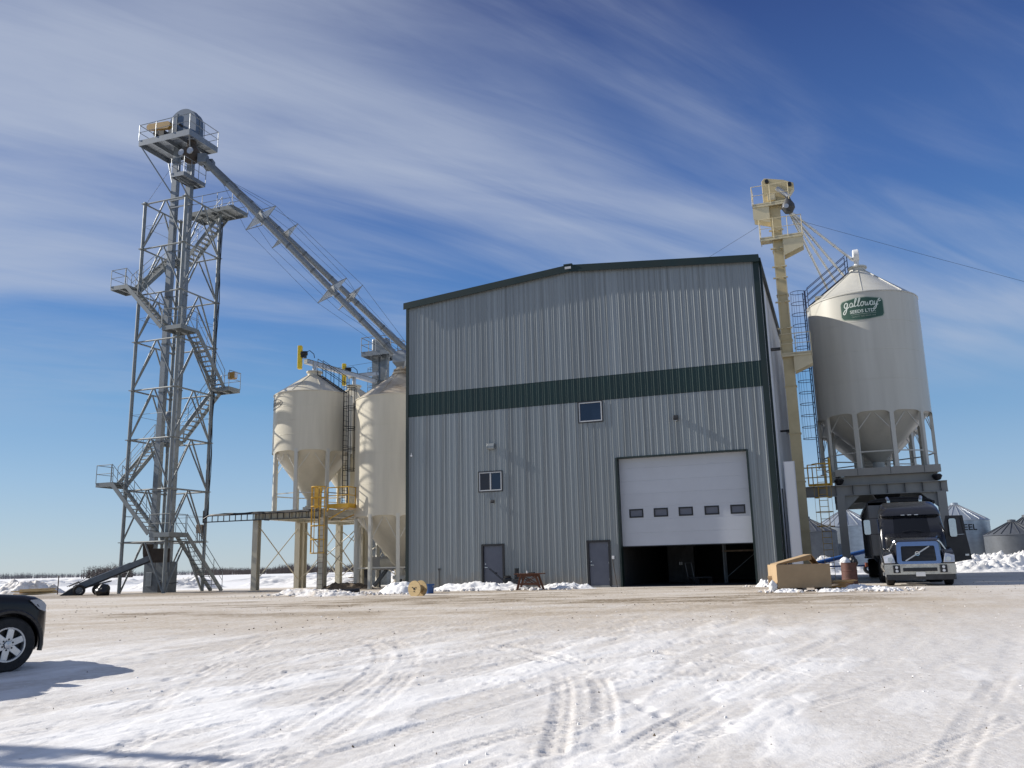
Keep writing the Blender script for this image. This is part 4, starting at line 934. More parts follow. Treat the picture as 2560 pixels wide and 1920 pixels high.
MB().bar((1.3, -1.0, 15.9), (.45, -.2, 14.1), .06, .06).bar((1.3, .9, 15.9), (.5, .2, 14.1), .06, .06).build('strut', 'galv', e2, 0)
# drag conveyors from the elevator to the bin tops with yellow drive guards
def conveyor(label, p0, p1, inlet, gz_):
    p0 = Vector(p0); p1 = Vector(p1); d = (p1 - p0); t = thing('transfer_conveyor', label, 'conveyor', p0, 0, 'roof-top transfer conveyors')
    MB().bar((0, 0, 0), d, .30, .26).build('trough', 'galv_bright', t, 0, bevel=.02)
    dn = d.normalized(); s = dn.cross(Vector((0, 0, 1))).normalized()
    MB().bar(Vector((0, 0, .145)), d + Vector((0, 0, .145)), .36, .03).build('cover', 'galv', t, 0)
    g = -dn * .42 - s * .1
    MB().box(g.x - .13, g.x + .13, g.y - .17, g.y + .17, g.z - .55, g.z + .95).build('drive_guard', 'yellow_guard', t, 0, bevel=.05)
    MB().lathe([(0, -.2), (.13, -.2), (.15, -.15), (.15, .15), (.13, .2), (0, .2)], 14, (g.x + .28, g.y - .1, .42), axis='x').box(g.x + .1, g.x + .4, g.y - .2, g.y + .1, .15, .30).build('motor', 'black_steel', t)
    MB().path([(g.x + .3, g.y, .5), (g.x + .6, g.y, .62), (g.x + .85, g.y + .05, .4), (g.x + .9, g.y + .05, .15)], .025, 5).build('cable', 'black_steel', t)
    MB().tube((inlet[0] - p0.x, inlet[1] - p0.y, 0), (inlet[0] - p0.x, inlet[1] - p0.y, inlet[2] - p0.z), .13, 12).build('drop_spout', 'galv_bright', t)
    return t
c1 = W(-9.15, 5.15); c3 = W(-9.15, 9.95); e2p = W(-8.95, 12.6)
conveyor('galvanized transfer conveyor with yellow drive guard, feeding the bin with oval lettering', (c1.x - .55, c1.y - .1, 14.35), (e2p.x, e2p.y - .3, 14.4), (c1.x, c1.y, 13.7), 0)
conveyor('short galvanized transfer conveyor with yellow drive guard, feeding the hidden rear bin', (c3.x - .3, c3.y - .15, 14.3), (e2p.x + .1, e2p.y - .25, 15.0), (c3.x, c3.y, 13.7), 0)
# machinery between the bin legs
sc = thing('seed_blower', 'grey belt-driven machine with ducts beneath the large cream bin', 'machine', W(-3.6, 5.6, Z0))
MB().box(-1.6, .9, -.4, .5, 1.0, 1.75).build('housing', 'beige_steel', sc, 0, bevel=.05); MB().lathe([(0, -.06), (.22, -.06), (.22, .06), (0, .06)], 18, (.55, -.50, 1.95), axis='y').build('pulley', 'plastic_white', sc)
MB().box(-2.0, -1.65, -.2, .2, .0, 1.05).build('control_cabinet', 'dark_grey', sc, 0, bevel=.02)
for a_, b_, r_ in (((-.6, 0, 1.0), (-1.4, 0, .1), .12), ((.3, 0, 1.0), (.3, 0, .0), .12), ((-1.2, .3, 1.0), (-1.2, .3, 0), .06), ((.7, .3, 1.0), (.7, .3, 0), .06)): MB().tube(a_, b_, r_).build('duct', 'galv_dull', sc)
MB().lathe([(.35, -.5), (.38, -.45), (.38, .4), (.3, .5)], 18, (-.3, -.1, 1.4), axis='x').build('drum', 'cream_steel', sc)
# ------------------------------------------------------------------ lettering helpers
def text_mesh(s, size, bold=False, sx=1.0):
    c = bpy.data.curves.new('t', 'FONT'); c.body = s; c.size = size; c.align_x = 'CENTER'; c.align_y = 'CENTER'; c.resolution_u = 3
    c.offset = size * .018 if bold else 0
    o = bpy.data.objects.new('t', c); col.objects.link(o); dg_ = bpy.context.evaluated_depsgraph_get()
    m_ = bpy.data.meshes.new_from_object(o.evaluated_get(dg_)); b = MB(); b.add([(v.co.x * sx, v.co.y, 0) for v in m_.vertices], [tuple(p.vertices) for p in m_.polygons])
    bpy.data.objects.remove(o); bpy.data.curves.remove(c); bpy.data.meshes.remove(m_); return b
def ribbon(b, pts, wd, closed=False):
    P = [Vector((x, y, 0)) for x, y in pts]; out_ = []
    n = len(P)
    for i in range(n - 1 if not closed else n):                     # Catmull-Rom
        p0, p1, p2, p3 = (P[(i + k) % n] if closed else P[min(max(i + k, 0), n - 1)] for k in (-1, 0, 1, 2))
        for t in (0, .25, .5, .75): out_.append(.5 * ((2 * p1) + (p2 - p0) * t + (2 * p0 - 5 * p1 + 4 * p2 - p3) * t * t + (3 * p1 - p0 - 3 * p2 + p3) * t ** 3))
    if not closed: out_.append(P[-1])
    m_ = len(out_); L_, Rr = [], []
    for i in range(m_):
        d_ = (out_[(i + 1) % m_] - out_[i - 1]) if closed else (out_[min(i + 1, m_ - 1)] - out_[max(i - 1, 0)])
        d_ = d_.normalized() if d_.length else Vector((1, 0, 0)); nn = Vector((-d_.y, d_.x, 0)) * wd / 2
        L_.append(out_[i] + nn); Rr.append(out_[i] - nn)
    b.add(L_ + Rr, [(i, (i + 1) % m_, m_ + (i + 1) % m_, m_ + i) for i in range(m_ if closed else m_ - 1)])
    return b
def bend(b, r, ac, zc):
    b.v = [(r * math.cos(ac + x / r), r * math.sin(ac + x / r), zc + y) for x, y, _ in b.v]; return b
def shift(b, dx, dy): b.v = [(x + dx, y + dy, z) for x, y, z in b.v]; return b
def gridpoly(outline, n=22):                                          # filled shape from y-extents at each x
    b = MB(); xs_ = np.linspace(outline[0][0], outline[-1][0], n * 2); top = np.interp(xs_, [o[0] for o in outline], [o[1] for o in outline]); bot = np.interp(xs_, [o[0] for o in outline], [o[2] for o in outline])
    vs_ = [(x, t, 0) for x, t in zip(xs_, top)] + [(x, t, 0) for x, t in zip(xs_, bot)]; k = len(xs_)
    b.add(vs_, [(i, i + 1, k + i + 1, k + i) for i in range(k - 1)]); return b
# lettering on the first left-hand bin
b = text_mesh('MERIDIAN', .36, True); bend(b, 2.412, R(-130), 11.42 - PZ).build('lettering', 'ink', bin1, 0)
b = MB(); ribbon(b, [(.98 * math.cos(t), .28 * math.sin(t)) for t in np.linspace(0, 2 * math.pi, 24, endpoint=False)], .05, True); bend(b, 2.412, R(-130), 11.42 - PZ).build('oval_mark', 'ink', bin1, 0)

# ------------------------------------------------------------------ right: tall silo on its drive-through frame
SU, SV = 22.96, 8.57
silo = hopper_bin('tall off-white hopper silo with a green name badge, on the drive-through frame above the truck', SU, SV, 5.85, 2.78, 8.78, 14.80, 16.75, 6.35, 10, 'cream_white', a0=-.05, group='off-white silos on the drive-through frame')
silo_b = hopper_bin('off-white hopper silo mostly hidden behind the one with the green badge', SU, SV + 6.9, 5.85, 2.78, 8.78, 14.80, 16.75, 6.35, 10, 'cream_white', a0=-.05, group='off-white silos on the drive-through frame')
# badge
def badge_outline(w_, h_, cut, bul):
    pts = []
    for x in np.linspace(-w_, w_, 31):
        e = abs(x) / w_; t = h_ - bul * max(0, (e - .25) / .75)
        if e > 1 - cut: k = (e - (1 - cut)) / cut; t -= h_ * .22 * (1 - math.sqrt(max(0, 1 - k * k)))
        pts.append((x, t, -t))
    return pts
AB = R(-92.0); ZB = 13.95 - 5.85; silo_r = 2.78
bd = bend(gridpoly(badge_outline(1.05, .60, .10, .12)), silo_r + .012, AB, ZB).build('name_badge', 'badge_edge', silo, 0)
bend(gridpoly(badge_outline(1.015, .565, .10, .12)), silo_r + .017, AB, ZB).build('badge_field', 'badge_green', bd, 0)
sc_ = MB(); wd = .040
def stroke(pts, ox, oy=.13, k=.22, w_=wd): ribbon(sc_, [(ox + x * k - .0 + y * k * .18, oy + y * k) for x, y in pts], w_)
O_ = [(.55, .85), (.25, 1.0), (.0, .6), (.12, .1), (.4, .02), (.62, .4), (.58, .9)]
X = -.86
stroke(O_ + [(.55, .2), (.50, -.7), (.25, -1.25), (-.05, -1.05), (.15, -.55), (.6, -.15), (.95, .15)], X, k=.26, w_=.05)
stroke(O_ + [(.6, .3), (.7, .05), (.95, .2)], X + .27)
for dx in (.47, .64): stroke([(-.05, .1), (.25, .9), (.45, 1.75), (.30, 1.95), (.15, 1.5), (.15, .4), (.28, .03), (.6, .2)], X + dx)
stroke(O_[:-1] + [(.55, .95), (.4, .98), (.75, .85), (1.0, .95)], X + .80)
stroke([(.0, .9), (.02, .3), (.2, .03), (.42, .3), (.48, .8), (.5, .25), (.68, .03), (.95, .4), (1.0, .95), (1.2, .85)], X + 1.01)
stroke(O_ + [(.6, .3), (.7, .05), (.95, .2)], X + 1.25)
stroke([(.0, .95), (.05, .3), (.25, .05), (.5, .35), (.62, .95), (.58, .2), (.45, -.7), (.2, -1.0), (.0, -.75), (.3, -.3), (.9, .15)], X + 1.45)
ribbon(sc_, [(X + 1.66, .36), (X + 1.70, .42), (X + 1.76, .46)], .06); ribbon(sc_, [(X + 1.68, .30), (X + 1.74, .34), (X + 1.80, .34)], .05)
bend(sc_, silo_r + .024, AB, ZB).build('script_lettering', 'badge_white', bd, 0)
bend(shift(text_mesh('SEEDS LTD.', .235, True, 1.05), .02, -.14), silo_r + .024, AB, ZB).build('lettering', 'badge_white', bd, 0)
bend(shift(text_mesh('QUALITY SEED SINCE 1946', .088, False, 1.1), .05, -.40), silo_r + .024, AB, ZB).build('lettering', 'badge_edge', bd, 0)
bend(MB().add([(-.55 + .12 * i, -.275 + dz, 0) for dz in (0, -.02) for i in range(11)], [(i, i + 1, 12 + i, 11 + i) for i in range(10)]), silo_r + .024, AB, ZB).build('rule', 'badge_edge', bd, 0)
# roof access: caged ladder at the left and a railed roof ladder, dark blue
AL = R(-168); lx, ly = (silo_r + .15) * math.cos(AL), (silo_r + .15) * math.sin(AL)
cage_ladder(silo, lx, ly, .3, 14.80 - 5.85 + 1.05, 'blue_steel', (math.cos(AL), math.sin(AL)), cage0=1.9, hoops=.62, doubles=False, cr_=.38)
b = MB(); ca, sa = math.cos(AL), math.sin(AL); p0 = Vector((2.78 * ca, 2.78 * sa, 14.91 - 5.85)); p1 = Vector((.55 * ca, .55 * sa, 16.68 - 5.85)); s = Vector((-sa, ca, 0))
for k in (-.28, .28):
    b.tube(p0 + s * k, p1 + s * k, .03, 6)
    for hh in (.35, .7, 1.05): b.tube(p0 + s * k + Vector((0, 0, hh)), p1 + s * k + Vector((0, 0, hh)), .02, 6)
    for t in (0, 1): q = p0.lerp(p1, t) + s * k; b.tube(q, q + Vector((0, 0, 1.05)), .022, 6)
b.build('roof_ladder', 'blue_steel', silo)
MB().lathe([(.0, .17), (.27, .16), (.33, .12), (.33, -.12), (.27, -.16), (0, -.17)], 24, (0, -.02, 16.75 - 5.85 + .95), axis='x').tube((0, 0, 16.75 - 5.85 + .3), (0, 0, 16.75 - 5.85 + .75), .13).build('spout_cap', 'plastic_white', silo)
MB().box(-2.3, -1.7, -1.3, -.7, 15.2 - 5.85, 15.3 - 5.85).build('roof_hatch', 'cream_white', silo, 0)
# drive-through frame
fr = thing('drive_through_frame', 'heavy beige steel drive-through frame carrying the silos over the truck', 'steel frame', W(20.95, 5.75, Z0 - .02))
FW, FD, FH = 4.5, 13.2, 5.05 - Z0 + .02
hc = MB().box(-.19, .19, -.2, -.17, .03, FH - .52).box(-.19, .19, .17, .2, .03, FH - .52).box(-.018, .018, -.17, .17, .03, FH - .52).box(-.28, .28, -.28, .28, 0, .03).mesh('column', 'beige_steel', 0)
for x in (0, FW):
    for y in (0, 6.4, FD): inst('column', hc, fr, (x, y, 0), (0, 0, 0))
for y in (0, 6.4, FD):
    x0 = -2.2 if y == 0 else -.3
    b = MB().box(x0, FW + .3, y - .17, y + .17, FH - .03, FH).box(x0, FW + .3, y - .17, y + .17, FH - .52, FH - .49).box(x0, FW + .3, y - .012, y + .012, FH - .49, FH - .03); b.build('beam', 'beige_steel', fr, 0)
    sm_ = MB().box(-.01, .01, -.16, -.013, FH - .489, FH - .031).mesh('stiffener', 'dark_grey', 0)
    if y == 0:
        for x in np.linspace(-1.75, FW, 9): inst('stiffener', sm_, fr, (float(x), 0, 0))
for x in (0, FW): MB().box(x - .15, x + .15, .172, FD - .172, FH - .029, FH - .001).box(x - .15, x + .15, .172, FD - .172, FH - .51, FH - .49).box(x - .012, x + .012, .172, FD - .172, FH - .489, FH - .03).build('beam', 'beige_steel', fr, 0)
for x, sx_ in ((0, 1), (FW, -1)): MB().prism([(x + sx_ * .02, FH - 1.4), (x + sx_ * .9, FH - .53), (x + sx_ * .02, FH - .53)], lambda a, b, d: (a, d, b), -.02, .02).build('gusset', 'beige_steel', fr, 0)
# second tier under the silo legs
for y in (.45, 6.0): MB().box(.05, FW - .05, y - .14, y + .14, FH + .002, FH + .44).build('sub_beam', 'beige_steel', fr, 0)
for k, y in enumerate((.15, 6.1, 7.2, 12.9)): MB().box(-.15, FW + .12, y - .12, y + .12, FH + .445, FH + .80).build('ring_beam', 'beige_steel', fr, 0)
for x in (-.05, FW - .05): MB().box(x - .1, x + .1, .28, 12.75, FH + .45, FH + .795).build('ring_beam', 'beige_steel', fr, 0)
for x in np.linspace(.9, FW - .6, 3): MB().box(x - .012, x + .012, .02, .029, FH + .46, FH + .79).build('stiffener', 'dark_grey', fr, 0)
MB().box(.3, FW - .3, .3, 5.9, FH + .70, FH + .74).build('walkway', 'dark_grey', fr, 0)
MB().loft([[(cx + sx * s_, cy + sy * s_, z) for sx, sy in ((-1, -1), (1, -1), (1, 1), (-1, 1))] for cx, cy in ((FW / 2, 3.27),) for s_, z in ((.9, FH + .5), (.9, FH + .1), (.35, FH - .9))]).build('loading_hopper', 'dark_grey', fr, 0)
rp = MB().box(-2.15, -.35, .35, 1.6, FH + .002, FH + .04).build('side_platform', 'dark_grey', fr, 0)
railing(fr, [(-.4, 1.6, FH + .04), (-2.1, 1.6, FH + .04)], 'yellow', r=.028, sp=.8)
railing(fr, [(-2.1, .3, FH + .04), (-2.1, 1.6, FH + .04)], 'yellow', r=.028, sp=.8)
# yellow gate rails and caged ladder in front of it
yl2 = thing('access_ladder', 'yellow ladder with half cage climbing to the drive-through frame beside the silo', 'ladder', W(20.15, 5.5, Z0))
cage_ladder(yl2, 0, 0, .03, 5.75, 'yellow', (0, -1), rw=.21)
g = MB()
for z in (2.6, 3.3, 4.0, 4.65, 5.65): g.path([(-.24, 0, z)] + [(-.40 * math.cos(a_), -.30 - .34 * math.sin(a_), z) for a_ in np.linspace(-.3, math.pi + .3, 11)] + [(.24, 0, z)], .022, 5)
for a_ in np.linspace(.2, math.pi - .2, 4): q = (-.40 * math.cos(a_), -.30 - .34 * math.sin(a_)); g.bar((q[0], q[1], 2.6), (q[0], q[1], 5.65), .015, .04)
g.build('safety_cage', 'yellow', yl2); MB().box(-.62, .5, -.04, .0, FH - .02, FH + .1).tube((-.62, -.02, FH), (-.62, -.02, FH + 1.05), .03).tube((.42, -.02, FH), (.42, -.02, FH + 1.35), .06).tube((-.62, -.02, FH + 1.05), (-.24, -.02, FH + 1.05), .025).build('gate_rail', 'yellow', yl2)
for k, (x, z) in enumerate(((20.95, 5.08), (25.35, 5.08))):
    p = W(x, 5.75, z)
    o = MB().lathe([(.08, 0), (.16, .04), (.24, .22), (.16, .30), (0, .31)], 14).build('floodlight', 'black_steel', None); o.location = p
    tag(o, ('round black floodlight on the frame beam next to the yellow ladder', 'round black floodlight on the outer end of the frame beam')[k], 'floodlight', 'floodlights on the drive-through frame')
# flat white duct standing by the corner
dk = thing('sheet_metal_duct', 'flat white sheet-metal duct standing at the corner of the grey building', 'duct', W(18.92, .15, Z0 - .02))
MB().box(-.22, .22, -.12, .12, .0, 5.35).build('casing', 'siding_side', dk, 0, bevel=.012); MB().box(-.23, -.20, -.135, .13, 0, 5.36).box(.20, .23, -.135, .13, 0, 5.36).build('edge_trim', 'overhead', dk, 0)
# ------------------------------------------------------------------ ochre bucket elevator beside the silo
oe = thing('bucket_elevator', 'slender ochre bucket elevator with three bracketed platforms between building and silo', 'elevator', W(19.12, 4.95, Z0 - .02)); 
EH = 19.45
MB().box(-.26, .26, -.2, .2, .0, EH).build('trunk', 'ochre', oe, 0)
f_ = MB().box(-.30, .30, -.24, .24, 0, .05).mesh('flange', 'ochre', 0)
for z in np.arange(2.4, EH, 2.4): inst('flange', f_, oe, (0, 0, float(z)))
g = MB()
for x in (-.22, .24):
    g.bar((x, -.30, 12.3), (x, -.30, 18.1), .03, .05)
    for z in (12.6, 14.0, 15.3, 15.9, 16.9, 17.9): g.box(x - .16, x + .10, -.36, -.205, z, z + .05)
g.build('ladder_rail', 'ochre_bright', oe, 0)
# head, hood and platforms
hp = [(-.55, EH - .1), (.35, EH - .2), (1.05, EH + .75), (1.05, EH + 1.0), (.55, EH + 1.25), (-.40, EH + 1.5), (-.55, EH + 1.35)]
MB().prism(hp, lambda a, b, d: (a, d, b), -.18, .35).build('head', 'ochre', oe, 20, bevel=.02)
MB().box(-.3, .1, -.45, -.19, EH + .1, EH + .5).build('motor', 'ochre_bright', oe, 0, bevel=.05); MB().lathe([(0, -.1), (.1, -.1), (.1, .1), (0, .1)], 12, (-.28, -.26, EH + 1.25), axis='y').build('bearing', 'black_steel', oe); MB().lathe([(0, -.1), (.1, -.1), (.1, .1), (0, .1)], 12, (.85, -.26, EH + .9), axis='y').build('bearing', 'black_steel', oe)
MB().tube((.2, -.35, EH + .75), (.75, -.4, EH + .2), .13).build('discharge_pipe', 'galv_bright', oe)
def brkt(x0, x1, y0, y1, z, dep, left):
    d_ = MB().box(x0, x1, y0, y1, z, z + .04).box(x0, x1, y0, y0 + .03, z - .10, z + .10).box(x0, x0 + .03, y0, y1, z - .1, z + .1).box(x1 - .03, x1, y0, y1, z - .1, z + .1).build('platform', 'ochre_bright', oe, 0)
    if left: pl = [(x0, z - .1), (-.27, z - .1), (-.27, z - dep), (x0, z - dep * .72)]
    else: pl = [(.27, z - .1), (x1, z - .1), (x1, z - dep * .6), (.27, z - dep)]
    for ya in (y0 + .05, y1 - .10): MB().prism(pl, lambda a, b, d: (a, d, b), ya, ya + .05).build('bracket_plate', 'ochre_bright', d_, 0)
    railing(oe, [(x0, y1, z), (x0, y0, z), (x1, y0, z), (x1, y1, z)], 'ochre_bright', sp=.8, r=.018)
brkt(-1.10, .75, -.5, .35, 19.35, 1.0, True)
brkt(-.85, 1.25, -.5, .35, 17.45, 1.0, False); brkt(-.3, 1.15, -.45, .35, 11.2, .9, False)
MB().box(-.9, -.28, -.2, .2, 11.6, 11.68).build('wall_stay', 'dark_grey', oe, 0)
ds = MB().lathe([(.12, 19.6), (.2, 19.4), (.32, 19.2), (.34, 19.0), (.2, 18.75)], 16, (.68, -.35, 0), cap0=True, cap1=True).build('distributor', 'dark_grey', oe); MB().lathe([(0, 0), (.12, 0), (.12, .06)], 14, (.60, -.74, 19.0), axis='y').build('cover_disc', 'galv_bright', ds)
# spouts from it
S0 = W(19.12 + .68, 4.95 - .30, 19.35)
for k, (q, lab) in enumerate(((W(SU - .15, SV, 17.45), 'bright steel spout running to the cap on top of the badged silo'), (W(SU - .55, SV + .3, 16.5), 'bright steel spout reaching the roof rim collar of the badged silo'), (W(SU - 1.0, SV + 5.4, 16.0), 'bright steel spout passing behind the badged silo roof, the steeper of two'), (W(SU - .3, SV + 6.7, 16.9), 'bright steel spout passing behind the badged silo roof, the flatter of two'))):
    t = thing('grain_spout', lab, 'pipe', S0, 0, 'spouts of the ochre elevator'); dvec = q - S0
    MB().tube((0, 0, 0), dvec, .072, 14).build('pipe', 'spout', t)
    j = MB().tube(-dvec.normalized() * .06, dvec.normalized() * .06, .088, 14).mesh('joint_band', 'spout')
    for s_ in (.1, .4, .7, .97): inst('joint_band', j, t, dvec * s_)
# guy wires
def wire(label, p, q, r=.008, sag=0.0):
    p = Vector(p); q = Vector(q); o = MB().path([(p - p).lerp(q - p, t) + Vector((0, 0, -sag * 4 * t * (1 - t))) for t in np.linspace(0, 1, 9)], r, 5).build('guy_wire', 'dark_grey', None); o.location = p; tag(o, label, 'wire', 'guy wires of the elevators')
wire('thin guy wire from the ochre elevator out to the open yard', W(19.9, 4.7, 18.9), (73.6, 40.2, .4), sag=.5)
wire('thin guy wire from the ochre elevator down to the grey building roof', W(18.2, 4.9, 18.8), W(9.5, 9.0, 16.2))
wire('thin guy wire from the lattice tower top to the elevator head', W(-18.4, -.19, 24.3), W(-17.5, 1.1, 27.6), r=.010)
wire('thin guy wire from the conveyor over the lettered bin to the small elevator platform', W(-9.0, 5.4, 13.8), W(-7.9, 12.0, 15.8), r=.010)

# ------------------------------------------------------------------ grain bins in the yard behind
def steel_bin(label, x, y, r, he, ha, m, txt=None, face=-math.pi / 2, group='corrugated steel grain bins in the yard behind'):
    t = thing('grain_bin', label, 'grain bin', (x, y, gz(x, y)), 0, group); pr = []
    n = int(he / .11)
    for i in range(n + 1): pr.append((r + (.018 if i % 2 else 0), he * i / n))
    MB().lathe(pr, 48).build('wall', m, t, 60)
    MB().lathe([(r + .08, he - .03), (r + .02, he + .03), (.35, he + ha), (.35, he + ha + .25), (0, he + ha + .3)], 48).build('roof', m, t)
    rb = MB().bar((r * .98, 0, he + .09), (.36, 0, he + ha + .03), .05, .07).mesh('roof_rib', 'galv_bright' if m == 'bin_steel' else m, 0)
    for i in range(20): inst('roof_rib', rb, t, None, (0, 0, 2 * math.pi * i / 20))
    if txt: b = text_mesh(txt, .80, True, 1.1); bend(b, r + .03, face, he - .75).build('lettering', 'ink', t, 0)
    return t
steel_bin('corrugated steel grain bin with dark lettering on its wall, beyond the open truck door', 44.2, 88, 2.95, 4.6, 1.55, 'bin_steel', 'WESTEEL', R(-116))
steel_bin('shade-coloured grain bin behind the snow bank with a round fan hatch', 45.2, 80, 2.4, 2.9, 1.1, 'bin_steel_shade')
bo = steel_bin('dull corrugated grain bin set behind the shade-coloured one', 48.9, 84, 2.6, 3.0, 1.6, 'bin_steel_shade')
fan = MB().lathe([(0, 0), (.42, 0), (.45, .1), (.45, .5), (0, .5)], 18, (0, 0, 0), axis='y').build('fan_housing', 'plastic_white', None); tag(fan, 'round white fan housing in front of the shade-coloured grain bin', 'fan'); fan.location = (45.0, 76.9, 1.6)
MB().box(-.06, .06, .1, .3, -1.6, -.4).build('stand', 'galv_dull', fan, 0)
steel_bin('corrugated steel grain bin seen between frame column and truck trailer', 32.4, 86, 3.0, 4.2, 1.6, 'bin_steel')
steel_bin('dull corrugated grain bin seen beside the white duct', 27.2, 82, 2.6, 3.6, 1.2, 'bin_steel_shade')
# blue auger behind the frame
au = thing('grain_auger', 'blue portable grain auger on wheels behind the drive-through frame', 'auger', (22.0, 58.0, gz(22, 58)), R(-6))
MB().tube((-4.2, 0, .35), (4.2, 0, 2.2), .14, 14).build('auger_tube', 'blue_auger', au)
MB().bar((-2.5, .0, .55), (1.2, -.5, .55), .08, .1).bar((-2.5, 0, .55), (1.2, .5, .55), .08, .1).bar((1.2, -.5, .5), (2.0, 0, 1.65), .07, .07).bar((1.2, .5, .5), (2.0, 0, 1.65), .07, .07).tube((1.2, -.8, .34), (1.2, .8, .34), .05).build('undercarriage', 'blue_auger', au, 0)
for y in (-.8, .8): MB().lathe([(.12, -.1), (.30, -.11), (.34, 0), (.30, .11), (.12, .1)], 20, (1.2, y, .34), axis='y').build('wheel', 'rubber', au)
MB().box(-4.6, -4.0, -.3, .3, .0, .5).build('intake_hopper', 'blue_auger', au, 0); MB().box(3.9, 4.4, -.2, .2, 1.7, 2.1).build('discharge', 'blue_auger', au, 0); MB().box(.6, 1.0, -.95, -.7, .5, .75).build('reflector', 'orange', au, 0)
# ------------------------------------------------------------------ vehicles
def rrect(x0, x1, y0, y1, rad, f, k=4):
    """rounded rectangle in 2-D, mapped by f(a,b) to 3-D"""
    pts = []; rad = min(rad, (x1 - x0) / 2.01, (y1 - y0) / 2.01)
    for cx, cy, a0_ in ((x1 - rad, y1 - rad, 0), (x0 + rad, y1 - rad, 90), (x0 + rad, y0 + rad, 180), (x1 - rad, y0 + rad, 270)):
        for i in range(k + 1): t = R(a0_ + 90 * i / k); pts.append(f(cx + rad * math.cos(t), cy + rad * math.sin(t)))
    return pts
def carve(o, cutters):
    for c in cutters:
        k = c.build('cutter', 'black_frame', None, 0); k.matrix_world = o.matrix_basis if o.parent is None else Matrix.Identity(4)
        md = o.modifiers.new('b', 'BOOLEAN'); md.operation = 'DIFFERENCE'; md.object = k; md.solver = 'EXACT'
        par = o.parent; o.parent = None
        dg_ = bpy.context.evaluated_depsgraph_get(); dg_.update(); m_ = bpy.data.meshes.new_from_object(o.evaluated_get(dg_)); o.modifiers.clear(); o.data = m_; o.parent = par
        bpy.data.objects.remove(k)
def wheel(parent, x, y, z, r, wd, axis, rim_r, mrim='alloy', spokes=0, out=-1):
    t = MB().lathe([(rim_r, -wd / 2), (r * .93, -wd / 2), (r, -wd * .36), (r, wd * .36), (r * .93, wd / 2), (rim_r, wd / 2)], 32, (0, 0, 0), axis=axis).build('wheel', 'rubber', parent); t.location = (x, y, z)
    m = MB().lathe([(rim_r, -wd * .46), (rim_r * .97, -wd * .40), (rim_r * .85, wd * .2 * 0), (rim_r * .85, wd * .40), (rim_r, wd * .46)], 28, axis=axis)
    m.build('rim', mrim, t)
    s = out
    if spokes:
        f3 = (lambda a, b, d: (a, d, b)) if axis == 'y' else (lambda a, b, d: (d, a, b))
        MB().lathe([(0, 0), (rim_r * .84, 0)], 24, tuple(f3(0, 0, s * wd * .12)), axis=axis).build('brake', 'black_steel', t)
        for i in range(spokes):
            a_ = 2 * math.pi * i / spokes + .35; c_, s_ = math.cos(a_), math.sin(a_); q = lambda rr, w_: (rr * c_ - w_ * s_, rr * s_ + w_ * c_)
            pl = [q(.05, -.05), q(rim_r * .97, -.045), q(rim_r * .97, .045), q(.05, .05)]
            MB().prism(pl, f3, s * wd * .34, s * wd * .44).build('spoke', mrim, t, 0, bevel=.006)
            MB().lathe([(0, 0), (.014, 0), (.014, .02)], 8, tuple(f3(*q(.075, .0), s * wd * .45)), axis=axis).build('lug_nut', 'black_steel', t)
        MB().path([f3(rim_r * .96 * math.cos(t), rim_r * .96 * math.sin(t), s * wd * .42) for t in np.linspace(0, 2 * math.pi, 28, endpoint=False)], .020, 6, True).build('rim_lip', mrim, t)
        MB().lathe([(0, 0), (.05, 0), (.055, .012), (.05, .03), (0, .035)] if s > 0 else [(0, 0), (.05, 0), (.055, -.012), (.05, -.03), (0, -.035)], 16, tuple(f3(0, 0, s * wd * .44)), axis=axis).build('hub_cap', mrim, t)
    else:
        MB().lathe([(0, 0), (rim_r * .5, 0), (rim_r * .6, wd * .12 * -s), (rim_r * .86, wd * .16 * -s)], 20, tuple((s * wd * .36, 0, 0) if axis == 'x' else (0, s * wd * .36, 0)), axis=axis).build('hub', mrim, t)
    return t
